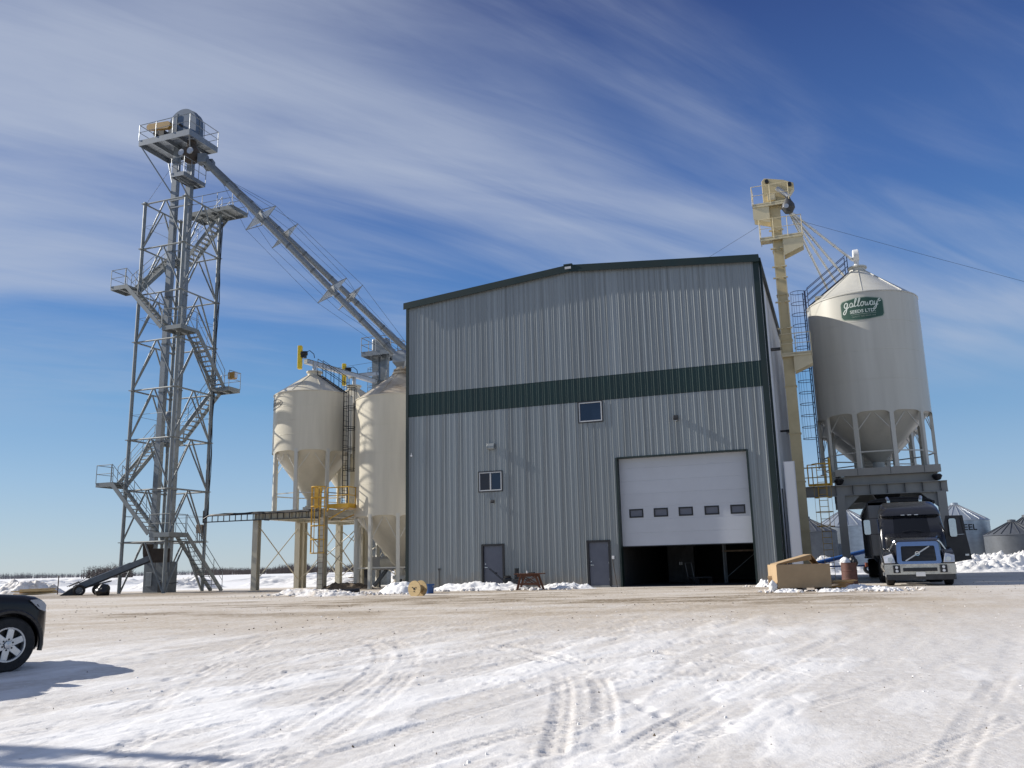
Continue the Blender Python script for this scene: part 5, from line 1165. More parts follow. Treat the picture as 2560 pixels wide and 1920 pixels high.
# ---- truck tractor, nose towards the camera; local x across, y backwards, z up
tk = thing('truck', 'black conventional semi truck with a chrome grille, its driver door standing open', 'truck', W(23.43, -4.0, Z0))
sec = lambda y, hb, ht, z0, z1, rad: [(x * (1 if z < (z0 + z1) / 2 else ht / hb), y + .20 * max(0, z - .8) * max(0, 1 - y / 1.2), z) for x, _, z in rrect(-hb, hb, z0, z1, rad, lambda a, b: (a, y, b))]
MB().loft([sec(.10, .80, .72, .74, 1.58, .08), sec(.16, .83, .76, .72, 1.66, .12), sec(.45, .90, .82, .70, 1.76, .16), sec(1.0, .98, .90, .70, 1.86, .18), sec(1.65, 1.06, 1.0, .70, 1.96, .18), sec(1.95, 1.10, 1.06, .70, 2.0, .16)]).build('hood', 'paint_black', tk, 40)
for s in (-1, 1):
    pf = [(.12, .80), (.10, .98), (.16, 1.14), (.42, 1.30), (1.0, 1.40), (1.55, 1.34), (1.80, 1.15), (1.84, .85), (1.70, .85), (1.60, .98), (1.40, 1.10), (1.05, 1.15), (.75, 1.10), (.58, .98), (.50, .80)]
    fd = MB().prism(pf, lambda a, b, d: (d, a, b), s * .82, s * 1.21).build('fender', 'paint_black', tk, 30, bevel=.03)
    MB().loft([[(s * x, y, z) for x, y, z in r_] for r_ in ([(.82, .02, .84), (1.20, .07, .84), (1.22, .13, 1.10), (.90, .07, 1.17)], [(.82, .15, .84), (1.16, .26, .84), (1.17, .40, 1.12), (.92, .22, 1.20)])]).build('headlight', 'headlight', tk, 0, bevel=.012)
    MB().tube((s * 1.0, .015, .97), (s * 1.0, .08, .97), .085, 16).build('lamp_bowl', 'chrome', tk)
    MB().bar((s * .80, .34, 1.60), (s * 1.02, .60, 1.24), .03, .07).bar((s * .80, .34, 1.60), (s * .72, .30, 1.66), .03, .06).build('vent_trim', 'chrome', tk, 0, bevel=.01)
    MB().tube((s * .62, 4.35, 2.2), (s * .62, 4.35, 3.42), .075, 14).tube((s * .62, 4.35, 3.42), (s * .66, 4.5, 3.55), .07, 14).build('exhaust_stack', 'chrome', tk)
# grille surround, mesh, diagonal bar and emblem
fy = .055; gs = lambda z: .20 * (z - .8)
MB().loft([rrect(-.76, .76, .80, 1.62, .10, lambda a, b: (a * (1 - .06 * (b - .8)), fy + .05 + gs(b), b)), rrect(-.76, .76, .80, 1.62, .10, lambda a, b: (a * (1 - .06 * (b - .8)), fy - .03 + gs(b), b)), rrect(-.60, .60, .90, 1.46, .05, lambda a, b: (a * (1 - .06 * (b - .8)), fy - .03 + gs(b), b)), rrect(-.59, .59, .91, 1.45, .05, lambda a, b: (a * (1 - .06 * (b - .8)), fy + .05 + gs(b), b))], cap=False).build('grille_surround', 'chrome', tk, 30)
gr = MB().loft([[(-.61, fy + .03 + gs(.89) + e_, .89), (.61, fy + .03 + gs(.89) + e_, .89), (.61, fy + .03 + gs(1.47) + e_, 1.47), (-.61, fy + .03 + gs(1.47) + e_, 1.47)] for e_ in (0, .01)]).build('grille', 'black_frame', tk, 0)
for z in np.linspace(.94, 1.42, 11): MB().box(-.59, .59, fy + .012 + gs(z), fy + .029 + gs(z), z - .006, z + .006).build('grille_slat', 'dark_grey', gr, 0)
MB().bar((-.46, fy + gs(.915), .915), (.40, fy + gs(1.44), 1.44), .018, .045).build('diagonal_bar', 'alloy', gr, 0)
em = MB().lathe([(.055, -.01), (.085, -.012), (.085, .012), (.055, .01)], 24, (-.03, fy - .018 + gs(1.18), 1.18), axis='y').box(-.085, .025, fy - .035 + gs(1.18), fy - .022 + gs(1.18), 1.163, 1.197); em.build('emblem', 'chrome', gr)
# bumper
MB().loft([rrect(-1.22, 1.22, .42, .80, .05, lambda a, b: (a, .02 + .24 * max(0, abs(a) - .75) ** 1.4 + y_, b), 5) for y_ in (.0, .10)]).build('bumper', 'chrome_dirty', tk, 25)
MB().box(-.58, .58, -.012, -.001, .53, .66).build('bumper_slot', 'black_frame', tk, 0)
for s in (-1, 1):
    fo = MB().box(s * .80 - .12, s * .80 + .12, -.008, .03, .48, .76).build('fog_lamp', 'black_frame', tk, 0, bevel=.008)
    for z in (.55, .68): MB().lathe([(0, 0), (.05, 0), (.055, .02)], 14, (s * .80, -.016, z), axis='y').build('lens', 'headlight', fo)
MB().box(-.16, .16, -.03, -.014, .35, .50).build('number_plate', 'plastic_white', tk, 0)
MB().box(-1.16, 1.16, .12, .40, .22, .42).build('air_dam', 'dark_grey', tk, 0)
# cab shell: horizontal rings
cr_ = lambda z, hw, yf, yb, rad: rrect(-hw, hw, yf, yb, rad, lambda a, b: (a, b, z), 6)
shell = MB().loft([cr_(.75, 1.16, 1.80, 4.1, .1), cr_(1.2, 1.19, 1.75, 4.1, .12), cr_(1.96, 1.19, 1.85, 4.1, .16), cr_(2.64, 1.14, 2.36, 4.1, .22), cr_(2.70, 1.14, 2.26, 4.1, .25), cr_(2.80, 1.14, 2.30, 4.1, .3), cr_(3.00, 1.09, 2.55, 4.1, .35), cr_(3.22, .98, 3.0, 4.1, .38), cr_(3.28, .90, 3.15, 4.05, .38)]).build('cab', 'paint_black', tk, 45)
ws = []
for z, hw, yf in ((1.99, 1.03, 1.86), (2.32, 1.02, 2.11), (2.62, 1.0, 2.335)): ws.append([(x, yf - .016 + .16 * (abs(x) / hw) ** 4, z) for x in np.linspace(-hw, hw, 13)])
b = MB(); b.add([p for r_ in ws for p in r_], [(i * 13 + k, i * 13 + k + 1, (i + 1) * 13 + k + 1, (i + 1) * 13 + k) for i in range(2) for k in range(12)]); b.build('windshield', 'glass_dark', tk)
for x in (-.72, -.25, 0, .25, .72): MB().box(x - .07, x + .07, 2.235 + .10 * abs(x), 2.262 + .10 * abs(x), 2.695, 2.725).build('marker_lamp', 'headlight', tk, 0, bevel=.006)
MB().box(-.02, .28, 2.06, 2.10, 2.02, 2.07).build('dash_note', 'plastic_white', tk, 0)
for s in (-1, 1):
    MB().tube((s * .35, 1.84, 2.03), (s * .05, 1.87, 2.10), .012, 6).build('wiper', 'black_steel', tk)
MB().loft([[(-1.2 - .004, y, z) for y, z in ((2.2, 2.02), (3.3, 2.02), (3.3, 2.6), (2.55, 2.6))], [(-1.175, y, z) for y, z in ((2.2, 2.02), (3.3, 2.02), (3.3, 2.6), (2.55, 2.6))]]).build('side_window', 'glass', tk, 0)
# left mirror
mi = MB().path([(-1.17, 2.25, 2.62), (-1.55, 2.15, 2.62), (-1.58, 2.15, 2.0), (-1.17, 2.25, 1.98)], .016, 6).build('mirror_arm', 'black_steel', tk)
MB().loft([rrect(-1.74, -1.50, 1.98, 2.56, .06, lambda a, b: (a, y_, b)) for y_ in (2.02, 2.14)]).build('mirror', 'chrome', mi, 30)
# open driver door on the far side from the building, swung out
dr = bpy.data.objects.new('door', None); 
dpl = [(0, .78), (1.06, .92), (1.02, 1.35), (.88, 2.62), (.10, 2.62), (.0, 2.35)]
wpl = [(.14, 1.86), (.86, 1.90), (.76, 2.52), (.18, 2.52)]
db = MB()
def ringd(pl, y): return [(1.19 + a * .80, 2.05 + y + a * .16, b) for a, b in pl]
# door leaf with a window opening: build as strips
full = [(0, .78), (1.06, .92), (1.03, 1.30), (.94, 1.88), (.14, 1.86), (.0, 1.86)]
for y0, y1 in ((0, .09),):
    db.loft([ringd(full, y0), ringd(full, y1)])
    db.loft([ringd([(0, 1.862), (.14, 1.862), (.18, 2.52), (.10, 2.62), (.0, 2.35)], y0), ringd([(0, 1.862), (.14, 1.862), (.18, 2.52), (.10, 2.62), (.0, 2.35)], y1)])
    db.loft([ringd([(.86, 1.882), (.942, 1.882), (.88, 2.62), (.76, 2.52)], y0), ringd([(.86, 1.882), (.942, 1.882), (.88, 2.62), (.76, 2.52)], y1)])
    db.loft([ringd([(.182, 2.522), (.758, 2.522), (.878, 2.622), (.102, 2.622)], y0), ringd([(.182, 2.522), (.758, 2.522), (.878, 2.622), (.102, 2.622)], y1)])
bpy.data.objects.remove(dr)
dro = db.build('door', 'black_frame', tk, 0)
MB().loft([rrect(.20, .52, 1.80, 2.50, .08, lambda a, b: (1.19 + a * .80, 2.02 + y_ + a * .16, b)) for y_ in (-.13, -.02)]).build('mirror', 'chrome', dro, 30)
MB().loft([ringd(wpl, .03), ringd(wpl, .04)]).build('window', 'glass_screen', dro, 0)
MB().box(1.82, 1.95, 2.15, 2.19, 1.06, 1.13).build('handle', 'alloy', dro, 0)
for x, s in ((-1.02, -1), (1.02, 1)): wheel(tk, x, 1.10, .50, .50, .29, 'x', .29, 'alloy', 0, s)
for y in (5.2, 6.5):
    for x, s in ((-.93, -1), (.93, 1)): wheel(tk, x, y, .50, .50, .56, 'x', .29, 'alloy', 0, s)
MB().box(-.42, -.30, .3, 7.2, .62, .88).box(.30, .42, .3, 7.2, .62, .88).box(-.9, .9, .95, 1.2, .42, .60).box(-.6, .6, 4.1, 7.0, .88, 1.0).build('chassis', 'black_steel', tk, 0)
for s in (-1, 1): MB().lathe([(0, 0), (.30, 0), (.33, .05), (.33, 1.15), (.30, 1.2), (0, 1.2)], 22, (s * .88, 2.6, .70), axis='y').build('fuel_tank', 'chrome_dirty', tk); MB().box(s * .9 - .3, s * .9 + .3, 1.95, 2.5, .35, .48).build('step', 'alloy', tk, 0)
# ---- grain trailer
tl = thing('grain_trailer', 'dark grey ribbed grain trailer hitched behind the black truck, under the silo frame', 'trailer', W(23.3, 1.15, Z0))
MB().loft([[(-1.26, y, 1.15), (1.26, y, 1.15), (1.30, y, 3.30), (-1.30, y, 3.30)] for y in (0, 13.2)]).build('box', 'trailer_side', tl, 0)
for y in np.arange(.02, 13.2, 1.1):
    for s in (-1, 1): MB().box(s * 1.315 - .03, s * 1.315 + .03, y, y + .09, 1.15, 3.30).build('side_rib', 'dark_grey', tl, 0)
for s in (-1, 1):
    MB().box(s * 1.33 - .05, s * 1.33 + .05, -.05, 13.25, 3.30, 3.42).build('top_rail', 'black_steel', tl, 0); MB().box(s * 1.3 - .04, s * 1.3 + .04, -.02, 13.22, 1.02, 1.149).build('bottom_rail', 'dark_grey', tl, 0)
    for y in np.arange(.25, 13, .37): MB().tube((s * 1.335, y, 1.085), (s * 1.365, y, 1.085), .03, 8).build('rivet', 'black_steel', tl)
MB().path([(1.2 * math.cos(t), -.02, 3.40 + .18 * math.sin(t)) for t in np.linspace(0, math.pi, 9)], .03, 6).build('tarp_bow', 'black_steel', tl)
MB().loft([[(1.32 * math.cos(t), y, 3.43 + .20 * math.sin(t)) for t in np.linspace(0, math.pi, 9)] for y in (.2, 13.2)]).build('tarp', 'black_frame', tl, 30)
for yy in (2.6, 9.0): MB().loft([[(-1.1, yy - 1.9, 1.14), (1.1, yy - 1.9, 1.14), (1.1, yy + 1.9, 1.14), (-1.1, yy + 1.9, 1.14)], [(-.5, yy - .3, .45), (.5, yy - .3, .45), (.5, yy + .3, .45), (-.5, yy + .3, .45)]]).build('hopper', 'trailer_side', tl, 0)
for y in (11.0, 12.3):
    for x, s in ((-.95, -1), (.95, 1)): wheel(tl, x, y, .50, .50, .56, 'x', .29, 'alloy', 0, s)
MB().box(-.9, .9, 10.2, 13, .75, 1.02).box(-.06, .06, 5.6, 5.8, .0, 1.14).build('subframe', 'black_steel', tl, 0)
# ---- dark SUV at the left edge; local x forward, y left
SUVA = R(52)
suv = thing('suv', 'dark blue-black SUV with six-spoke alloy wheels parked at the edge of the yard', 'car', (-8.12, 13.55, gz(-7.3, 12.9) + .005), SUVA)
sv_ = lambda x, hw, z0, z1, rad: rrect(-hw, hw, z0, z1, rad, lambda a, b: (x, a * (1 - .05 * max(0, (b - .8))), b), 5)
body = MB().loft([sv_(-4.22, .80, .42, 1.02, .12), sv_(-4.12, .92, .34, 1.12, .14), sv_(-3.4, .97, .26, 1.14, .14), sv_(-1.2, .98, .25, 1.14, .14), sv_(-.4, .98, .25, 1.12, .13), sv_(.20, .97, .25, 1.075, .13), sv_(.40, .92, .27, 1.045, .14), sv_(.54, .83, .30, .99, .15), sv_(.66, .62, .36, .91, .14), sv_(.70, .42, .42, .82, .12)]).build('body', 'paint_navy', suv, 35)
suv_m = suv.matrix_basis.copy()
body.parent = None
carve(body, [MB().tube((xw, yy0, .385), (xw, yy1, .385), .455, 36) for xw in (0, -2.98) for yy0, yy1 in ((-1.3, -.66), (.66, 1.3))])
body.parent = suv
body.data.polygons.foreach_set('use_smooth', [True] * len(body.data.polygons)); body.data.set_sharp_from_angle(angle=R(35))
gh = lambda x, hb, ht, z1: [(x, -hb, 1.10), (x, hb, 1.10), (x, ht, z1 - .06), (x, ht - .1, z1), (x, -ht + .1, z1), (x, -ht, z1 - .06)]
MB().loft([gh(-.82, .90, .86, 1.17), gh(-1.62, .92, .74, 1.66), gh(-1.95, .92, .72, 1.74), gh(-3.5, .92, .72, 1.74), gh(-3.95, .90, .70, 1.60), gh(-4.15, .88, .80, 1.14)]).build('cabin', 'glass', suv, 30)
MB().box(-3.6, -1.75, -.70, .70, 1.742, 1.775).build('roof', 'paint_navy', suv, 0, bevel=.012)
for s in (-1, 1):
    b = MB(); b.path([(.455 * math.cos(t), s * .985, .385 + .465 * math.sin(t)) for t in np.linspace(-.25, math.pi + .25, 20)], .035, 6); b.build('arch_trim', 'plastic_black', suv)
    MB().loft([[(x, s * (hw + .012), z) for x, hw, z in ((.26, .955, 1.0), (.38, .93, 1.005), (.50, .865, .965), (.59, .75, .91), (.55, .83, .82), (.42, .92, .86))], [(x, s * (hw - .08), z) for x, hw, z in ((.26, .955, 1.0), (.38, .93, 1.005), (.50, .865, .965), (.59, .75, .91), (.55, .83, .82), (.42, .92, .86))]]).build('headlight', 'headlight', suv, 30)
    MB().box(-2.3, -.6, s * .96 - .03, s * .96 + .03, .22, .30).build('sill', 'plastic_black', suv, 0)
    MB().loft([rrect(-1.02, -.84, 1.10, 1.28, .05, lambda a, b: (a, s * y_, b)) for y_ in (.98, 1.20)]).build('door_mirror', 'paint_navy', suv, 30)
    for xw in (0, -2.98): wheel(suv, xw, s * .865, .385, .385, .24, 'y', .245, 'alloy', 6, s)
MB().box(.46, .64, -.45, .45, .24, .42).build('lower_bumper', 'plastic_black', suv, 0, bevel=.04); MB().box(.69, .715, -.34, .34, .50, .78).build('grille', 'black_frame', suv, 0)
for yy in (-.58, .58): MB().box(-3.1, .2, yy - .06, yy + .06, .2, .3).build('chassis_rail', 'black_frame', suv, 0)

# ------------------------------------------------------------------ belt conveyor left of the tower
bc = thing('belt_conveyor', 'portable belt conveyor on two wheels leaning up into the lattice tower', 'conveyor', W(-19.35, -1.7, Z0 - .04), rz=R(17))
p0, p1 = Vector((-.55, 0, .40)), Vector((3.35, 0, 2.05))
for s in (-1, 1): MB().bar(p0 + Vector((0, s * .24, 0)), p1 + Vector((0, s * .24, 0)), .03, .30).build('side_plate', 'galv_dull', bc, 0)
MB().bar(p0 + Vector((0, 0, .10)), p1 + Vector((0, 0, .10)), .44, .02).build('belt', 'black_steel', bc, 0); MB().bar(p0 + Vector((0, 0, -.18)), p1 + Vector((0, 0, -.18)), .40, .12).build('return_belt', 'black_frame', bc, 0)
MB().bar(p0.lerp(p1, .06) + Vector((0, 0, .19)), p0.lerp(p1, .72) + Vector((0, 0, .19)), .46, .03).build('cover', 'galv_bright', bc, 0)
MB().lathe([(0, 0), (.24, 0), (.28, .25), (.30, .75), (.0, .78)], 18, (3.15, 0, 2.05)).build('discharge_hood', 'dark_brown', bc); MB().box(3.3, 4.35, -.30, .30, 1.75, 2.55).build('discharge_box', 'dark_brown', bc, 0, bevel=.03); MB().loft([[(3.75, -.25, 1.75), (4.35, -.25, 1.75), (4.35, .25, 1.75), (3.75, .25, 1.75)], [(4.2, -.2, 1.2), (4.4, -.2, 1.2), (4.4, .2, 1.2), (4.2, .2, 1.2)]]).build('chute', 'galv_dull', bc, 0)
MB().loft([[(-1.25, -.45, .02), (-.35, -.40, .02), (-.35, .40, .02), (-1.25, .45, .02)], [(-.75, -.35, .40), (-.35, -.35, .62), (-.35, .35, .62), (-.75, .35, .40)]]).build('feed_hopper', 'black_steel', bc, 0)
MB().bar((-.2, -.62, .36), (-.2, .62, .36), .08, .08).bar((-.2, -.5, .4), (1.3, -.26, .78), .06, .06).bar((-.2, .5, .4), (1.3, .26, .78), .06, .06).build('axle', 'black_steel', bc, 0)
for s in (-1, 1): wheel(bc, -.2 + (.75 if s > 0 else 0), s * .68, .31, .31, .16, 'y', .19, 'galv_dull', 0, s)
MB().tube((-.5, -.3, .6), (.35, -.3, 1.15), .018).tube((-.1, -.2, .75), (.75, -.2, 1.25), .018).tube((-.9, -.32, .52), (-.3, -.32, .8), .02).tube((-.9, .32, .52), (-.3, .32, .8), .02).build('handle', 'black_steel', bc)
MB().path([(3.6, -.3, 1.8), (3.62, -.33, 1.3), (3.8, -.35, .8), (4.3, -.35, .55), (4.9, -.3, .6)], .02, 6).build('cable', 'black_steel', bc)
# black sack, round
def lump(name, m, loc, rx, ry, rz_, seed, label, cat, top=0, group=None):
    bm_ = bmesh.new(); bmesh.ops.create_icosphere(bm_, subdivisions=4, radius=1)
    for v in bm_.verts:
        c = v.co; n_ = float(fbm(np.array([c.x * 2 + seed]), np.array([c.y * 2 + c.z * 2.3]), 4, seed)[0]) - .5
        c *= 1 + .55 * n_; c.z = max(c.z, -.72)
        if top and c.z > .45: c.x *= 1 - .6 * (c.z - .45); c.y *= 1 - .6 * (c.z - .45); c.z += (c.z - .45) * top
        c.x *= rx; c.y *= ry; c.z = (c.z + .72) * rz_
    m_ = bpy.data.meshes.new(name); bm_.to_mesh(m_); bm_.free(); m_.materials.append(MT[m]); m_.polygons.foreach_set('use_smooth', [True] * len(m_.polygons))
    o = bpy.data.objects.new(name, m_); col.objects.link(o); o.location = loc; tag(o, label, cat, group); return o
p = W(-16.55, -3.2); lump('sack', 'plastic_black', (p.x, p.y, Z0 - .02), .36, .36, .36, 3, 'round black wrapped sack on the mud beside the belt conveyor', 'sack')
# timber and debris
def planks(name, label, cat, loc, n, ln, m, seed, rz=0, wd=.14, th=.04, spread=.35):
    t = thing(name, label, cat, loc, rz); rg = random.Random(seed)
    for i in range(n):
        a_ = rg.uniform(-.25, .25); l_ = ln * rg.uniform(.6, 1); z = .02 + i * th * .95; x, y = rg.uniform(-.1, .1), rg.uniform(-spread, spread); d_ = Vector((math.cos(a_), math.sin(a_), rg.uniform(-.02, .05))) * l_ / 2
        MB().bar(Vector((x, y, z)) - d_, Vector((x, y, z)) + d_, wd, th).build('plank', m, t, 0)
    return t
p = W(-10.2, 13.5); planks('timber_pile', 'heap of weathered boards on the snow behind the bin stand', 'timber', (p.x, p.y, Z0 - .05), 14, 2.2, 'wood_grey', 5, .2, .22, .05)
planks('timber_pile', 'loose pale boards and panels on the snow at the yard edge beyond the SUV', 'timber', (-29.0, 53.5, Z0 - .02), 8, 2.6, 'plywood', 6, .3, .35, .05)
MB().tube((0, 0, -.1), (0, 0, 1.1), .03).build('post', 'rust', tag(bpy.data.objects.new('marker_post', None), 'thin rusty post standing by the pale boards at the yard edge', 'post')); 
o_ = bpy.data.objects['marker_post']; col.objects.link(o_); o_.location = (-27.4, 53, Z0)
b = W(20.6, -6.05); planks('scrap_lumber', 'small pile of broken yellow lumber in front of the rusty barrel', 'lumber', (b.x, b.y, Z0), 9, 1.1, 'wood', 8, .25, .10, .035, .2)
# cable spool
sp = thing('cable_spool', 'small wooden cable spool lying on its rim by the building corner', 'spool', W(5.05, -8.85, Z0 - .03), rz=R(-32))
sr = .31
for y, nm in ((-.20, 0), (.20, 1)):
    fl = MB().lathe([(.05, -.02), (sr, -.02), (sr, .02), (.05, .02), (.05, -.02)], 36, (0, y, sr), axis='y').build('flange', 'plywood', sp, 30)
    if nm == 0:
        for k in range(3): a_ = 2.1 * k + .5; MB().lathe([(0, 0), (.022, 0), (.022, .012), (0, .012)], 10, (.10 * math.cos(a_), y - .033, sr + .10 * math.sin(a_)), axis='y').build('bolt', 'black_steel', fl)
        MB().lathe([(0, 0), (.045, 0), (.045, .01), (0, .01)], 14, (0, y - .032, sr), axis='y').build('arbor_hole', 'black_frame', fl)
MB().lathe([(.15, -.18), (.15, .18)], 28, (0, 0, sr), axis='y').build('drum', 'wood', sp)
bk = W(4.35, -6.3); bu = thing('bucket', 'blue plastic pail half buried in snow beside the cable spool', 'bucket', (bk.x, bk.y, Z0 - .02)); MB().lathe([(0, .0), (.15, 0), (.18, .40), (.19, .40), (.19, .37), (.2, .37), (.2, .42), (.165, .42), (.14, .03), (0, .03)], 26).build('pail', 'plastic_blue', bu); MB().path([(.19 * math.cos(t), .19 * math.sin(t) * .3 - .1, .36 - .14 * math.sin(t)) for t in np.linspace(0, math.pi, 10)], .006, 5).build('bail', 'alloy', bu)
# black hose
hz_ = thing('hose', 'thick black corrugated hose lying on the dirty snow below the bins', 'hose', W(-2.9, -3.0, Z0), rz=-ANG)
pts = [(0, 0, .09), (.25, -.25, .08), (.6, -.45, .07), (1.0, -.5, .07), (1.4, -.35, .07), (1.8, -.25, .08), (2.15, -.1, .12)]
MB().path([Vector(a_).lerp(Vector(b_), t) for a_, b_ in zip(pts[:-1], pts[1:]) for t in (0, .33, .66)], .10, 10).build('coil', 'plastic_black', hz_); MB().path([(p_[0] * .7 + .2, p_[1] * .6 + .12, .08) for p_ in pts], .06, 8).build('coil', 'plastic_black', hz_)
# picnic table
pt = thing('picnic_table', 'weathered reddish picnic table with crossed legs standing in the snow by the wall', 'table', W(7.55, -2.75, Z0 - .02), rz=R(-13))
for k in range(5): MB().box(-.62, .66, -.42 + k * .17, -.27 + k * .17, .70, .745).build('plank', 'wood_red', pt, 0)
for y in (-.34, .34):
    MB().bar((-.50, y, 0), (-.30, y, .70), .09, .10, up=(0, 1, 0)).build('leg', 'wood_red', pt, 0); MB().bar((.58, y, 0), (.34, y, .70), .09, .10, up=(0, 1, 0)).build('leg', 'wood_red', pt, 0)
    MB().bar((-.45, y + .055, .66), (.42, y + .055, .22), .03, .12, up=(0, 1, 0)).build('cross_brace', 'wood_red', pt, 0); MB().bar((-.42, y - .055, .24), (.42, y - .055, .66), .03, .12, up=(0, 1, 0)).build('cross_brace', 'wood_red', pt, 0)
MB().box(-.48, .52, -.34, -.29, .60, .699).box(-.40, .46, -.40, -.37, .24, .33).build('apron', 'wood_red', pt, 0)
tb = thing('small_bundle', 'small dark bundle with a pale tin lying on the picnic table', 'bundle', W(7.6, -2.75, Z0 + .725)); lump_ = MB().loft([rrect(-.1, .22, -.06, .06, .04, lambda a, b: (a, b, z)) for z in (0, .05)]).build('cloth', 'dark_grey', tb, 0, bevel=.015); MB().lathe([(0, 0), (.03, 0), (.03, .11), (0, .11)], 12, (-.15, .02, 0)).build('tin', 'plastic_white', tb)
# push mower / snow thrower by the door
mw_ = thing('snow_thrower', 'small black walk-behind snow thrower parked by the grey door', 'machine', W(5.75, -.75, Z0 + .0), rz=R(-8))
MB().box(-.18, .20, -.2, .2, .18, .52).build('engine', 'plastic_black', mw_, 0, bevel=.06); MB().lathe([(0, 0), (.16, 0), (.17, .06), (.10, .10), (0, .10)], 18, (.0, 0, .52)).build('starter_cover', 'plastic_black', mw_); MB().loft([rrect(.30, .50, -.10, .10, .05, lambda a, b: (a + z * .05, b, z)) for z in (.45, .95)]).build('chute', 'plastic_black', mw_, 30)
MB().loft([[(.2, -.3, 0.03), (.62, -.3, .03), (.62, .3, .03), (.2, .3, .03)], [(.2, -.3, .45), (.50, -.3, .42), (.50, .3, .42), (.2, .3, .45)]]).build('auger_housing', 'dark_grey', mw_, 0)
MB().tube((-.15, -.2, .35), (-.85, -.2, .95), .014).tube((-.15, .2, .35), (-.85, .2, .95), .014).tube((-.85, -.2, .95), (-.85, .2, .95), .018).box(-.6, -.5, -.1, .1, .72, .78).build('handlebar', 'black_steel', mw_)
for s in (-1, 1): wheel(mw_, -.05, s * .26, .17, .17, .1, 'y', .08, 'dark_grey', 0, s)
MB().lathe([(0, -.14), (.2, -.14), (.22, -.1), (.22, .1), (.2, .14), (0, .14)], 20, (.0, 0, 0), axis='y').build('drum', 'galv', (wt := thing('water_tub', 'grey round tub leaning behind the picnic table', 'tub', W(6.65, -1.1, Z0 + .2), rz=-.5)))
# ladder pole leaning by the overhead door
lp = MB().tube((0, 0, 0), (-.28, .42, 1.25), .018, 8).build('pry_bar', 'dark_brown', None); lp.location = W(11.02, -.55, Z0 + .002); lp.rotation_euler = (0, 0, -ANG); tag(lp, 'thin bar leaning on the wall beside the overhead door', 'bar')
# cardboard crate with lid pieces
cb = thing('cardboard_crate', 'large brown cardboard crate with its lid askew, on a pallet by the building', 'box', W(18.55, -7.95, Z0 - .0), rz=R(-1.5))
MB().box(0, 1.86, -.03, .0, .10, .90).box(.03, 1.83, .0, 1.1, .10, .14).box(0, .03, .0, 1.15, .10, .90).box(1.83, 1.86, .0, 1.15, .10, .90).box(.03, 1.83, 1.12, 1.15, .10, .90).build('carton', 'cardboard', cb, 0)
lid = MB().loft([[(.05, .05, .93), (1.25, .0, 1.24), (1.25, .9, 1.24), (.05, .95, .93)], [(.05, .05, .90), (1.25, .0, 1.20), (1.25, .9, 1.20), (.05, .95, .90)]]).build('lid', 'cardboard', cb, 0); MB().loft([[(1.26, .0, 1.24), (1.55, .2, .92), (1.55, .9, .92), (1.26, .9, 1.24)], [(1.26, .0, 1.20), (1.52, .2, .905), (1.52, .9, .905), (1.26, .9, 1.20)]]).add([(.05, .04, .93), (1.25, -.01, 1.2), (1.25, -.01, 1.05), (.3, .04, .92)], [(0, 1, 2, 3)]).build('lid_flap', 'cardboard_dark', cb, 0)
for x in (.1, .85, 1.6): MB().box(x, x + .14, -.02, 1.12, .0, .095).build('pallet_block', 'wood_grey', cb, 0)
sb = thing('carton', 'small brown carton tucked behind the large cardboard crate', 'box', W(18.30, -7.35, Z0)); MB().box(-.1, .3, 0, .3, 0, .42).build('carton', 'cardboard', sb, 0, bevel=.008); MB().loft([[(-.1, 0, .42), (.3, 0, .42), (.3, .3, .42), (-.1, .3, .42)], [(-.12, .02, .50), (.1, .02, .52), (.1, .28, .52), (-.12, .28, .50)]]).build('flap', 'cardboard', sb, 0)
p = W(18.40, -7.95); lump('plastic_bag', 'plastic_white', (p.x, p.y, Z0), .15, .13, .20, 9, 'crumpled white plastic bag against the end of the cardboard crate', 'bag', .3)
# rusty barrel with bags
ba = thing('steel_barrel', 'rusty red steel barrel stuffed with rubbish bags beside the truck', 'barrel', W(20.95, -3.9, Z0))
MB().lathe([(0, 0), (.285, 0), (.29, .02), (.285, .28), (.30, .30), (.285, .32), (.285, .58), (.30, .60), (.285, .62), (.285, .87), (.295, .88), (.295, .90), (.275, .90), (.275, .75)], 36).build('drum', 'barrel_red', ba)
p = W(20.85, -3.9); lump('rubbish_bag', 'plastic_white', (p.x, p.y, Z0 + .76), .20, .18, .20, 11, 'pale rubbish bag sticking out of the rusty barrel', 'bag', .1); p = W(21.12, -3.85); lump('rubbish_bag', 'plastic_black', (p.x, p.y, Z0 + .74), .17, .18, .22, 12, 'black rubbish bag sticking out of the rusty barrel', 'bag', .5)
# yard pole whose shadow crosses the foreground (stands outside the view)
for k, (tx_, ty_, hh) in enumerate(((-2.25, 7.22, 9.0), (-2.75, 6.86, 9.0))):
    ln = hh / math.tan(SUN_EL); bx_, by_ = tx_ - LD.x * ln, ty_ - LD.y * ln
    yp = thing('yard_pole', ('wooden yard pole with a flood lamp, beyond the parked SUV', 'bare wooden yard pole standing next to the flood lamp pole')[k], 'pole', (bx_, by_, .12), 0)
    MB().tube((0, 0, -.05), (0, 0, hh), .14, 12, .10).build('shaft', 'pole_wood', yp)
    if k == 0: MB().bar((0, 0, hh - .5), (-1.0, .2, hh - .3), .06, .06).box(-1.4, -.95, .0, .35, hh - .4, hh - .25).build('lamp_arm', 'galv_dull', yp, 0)
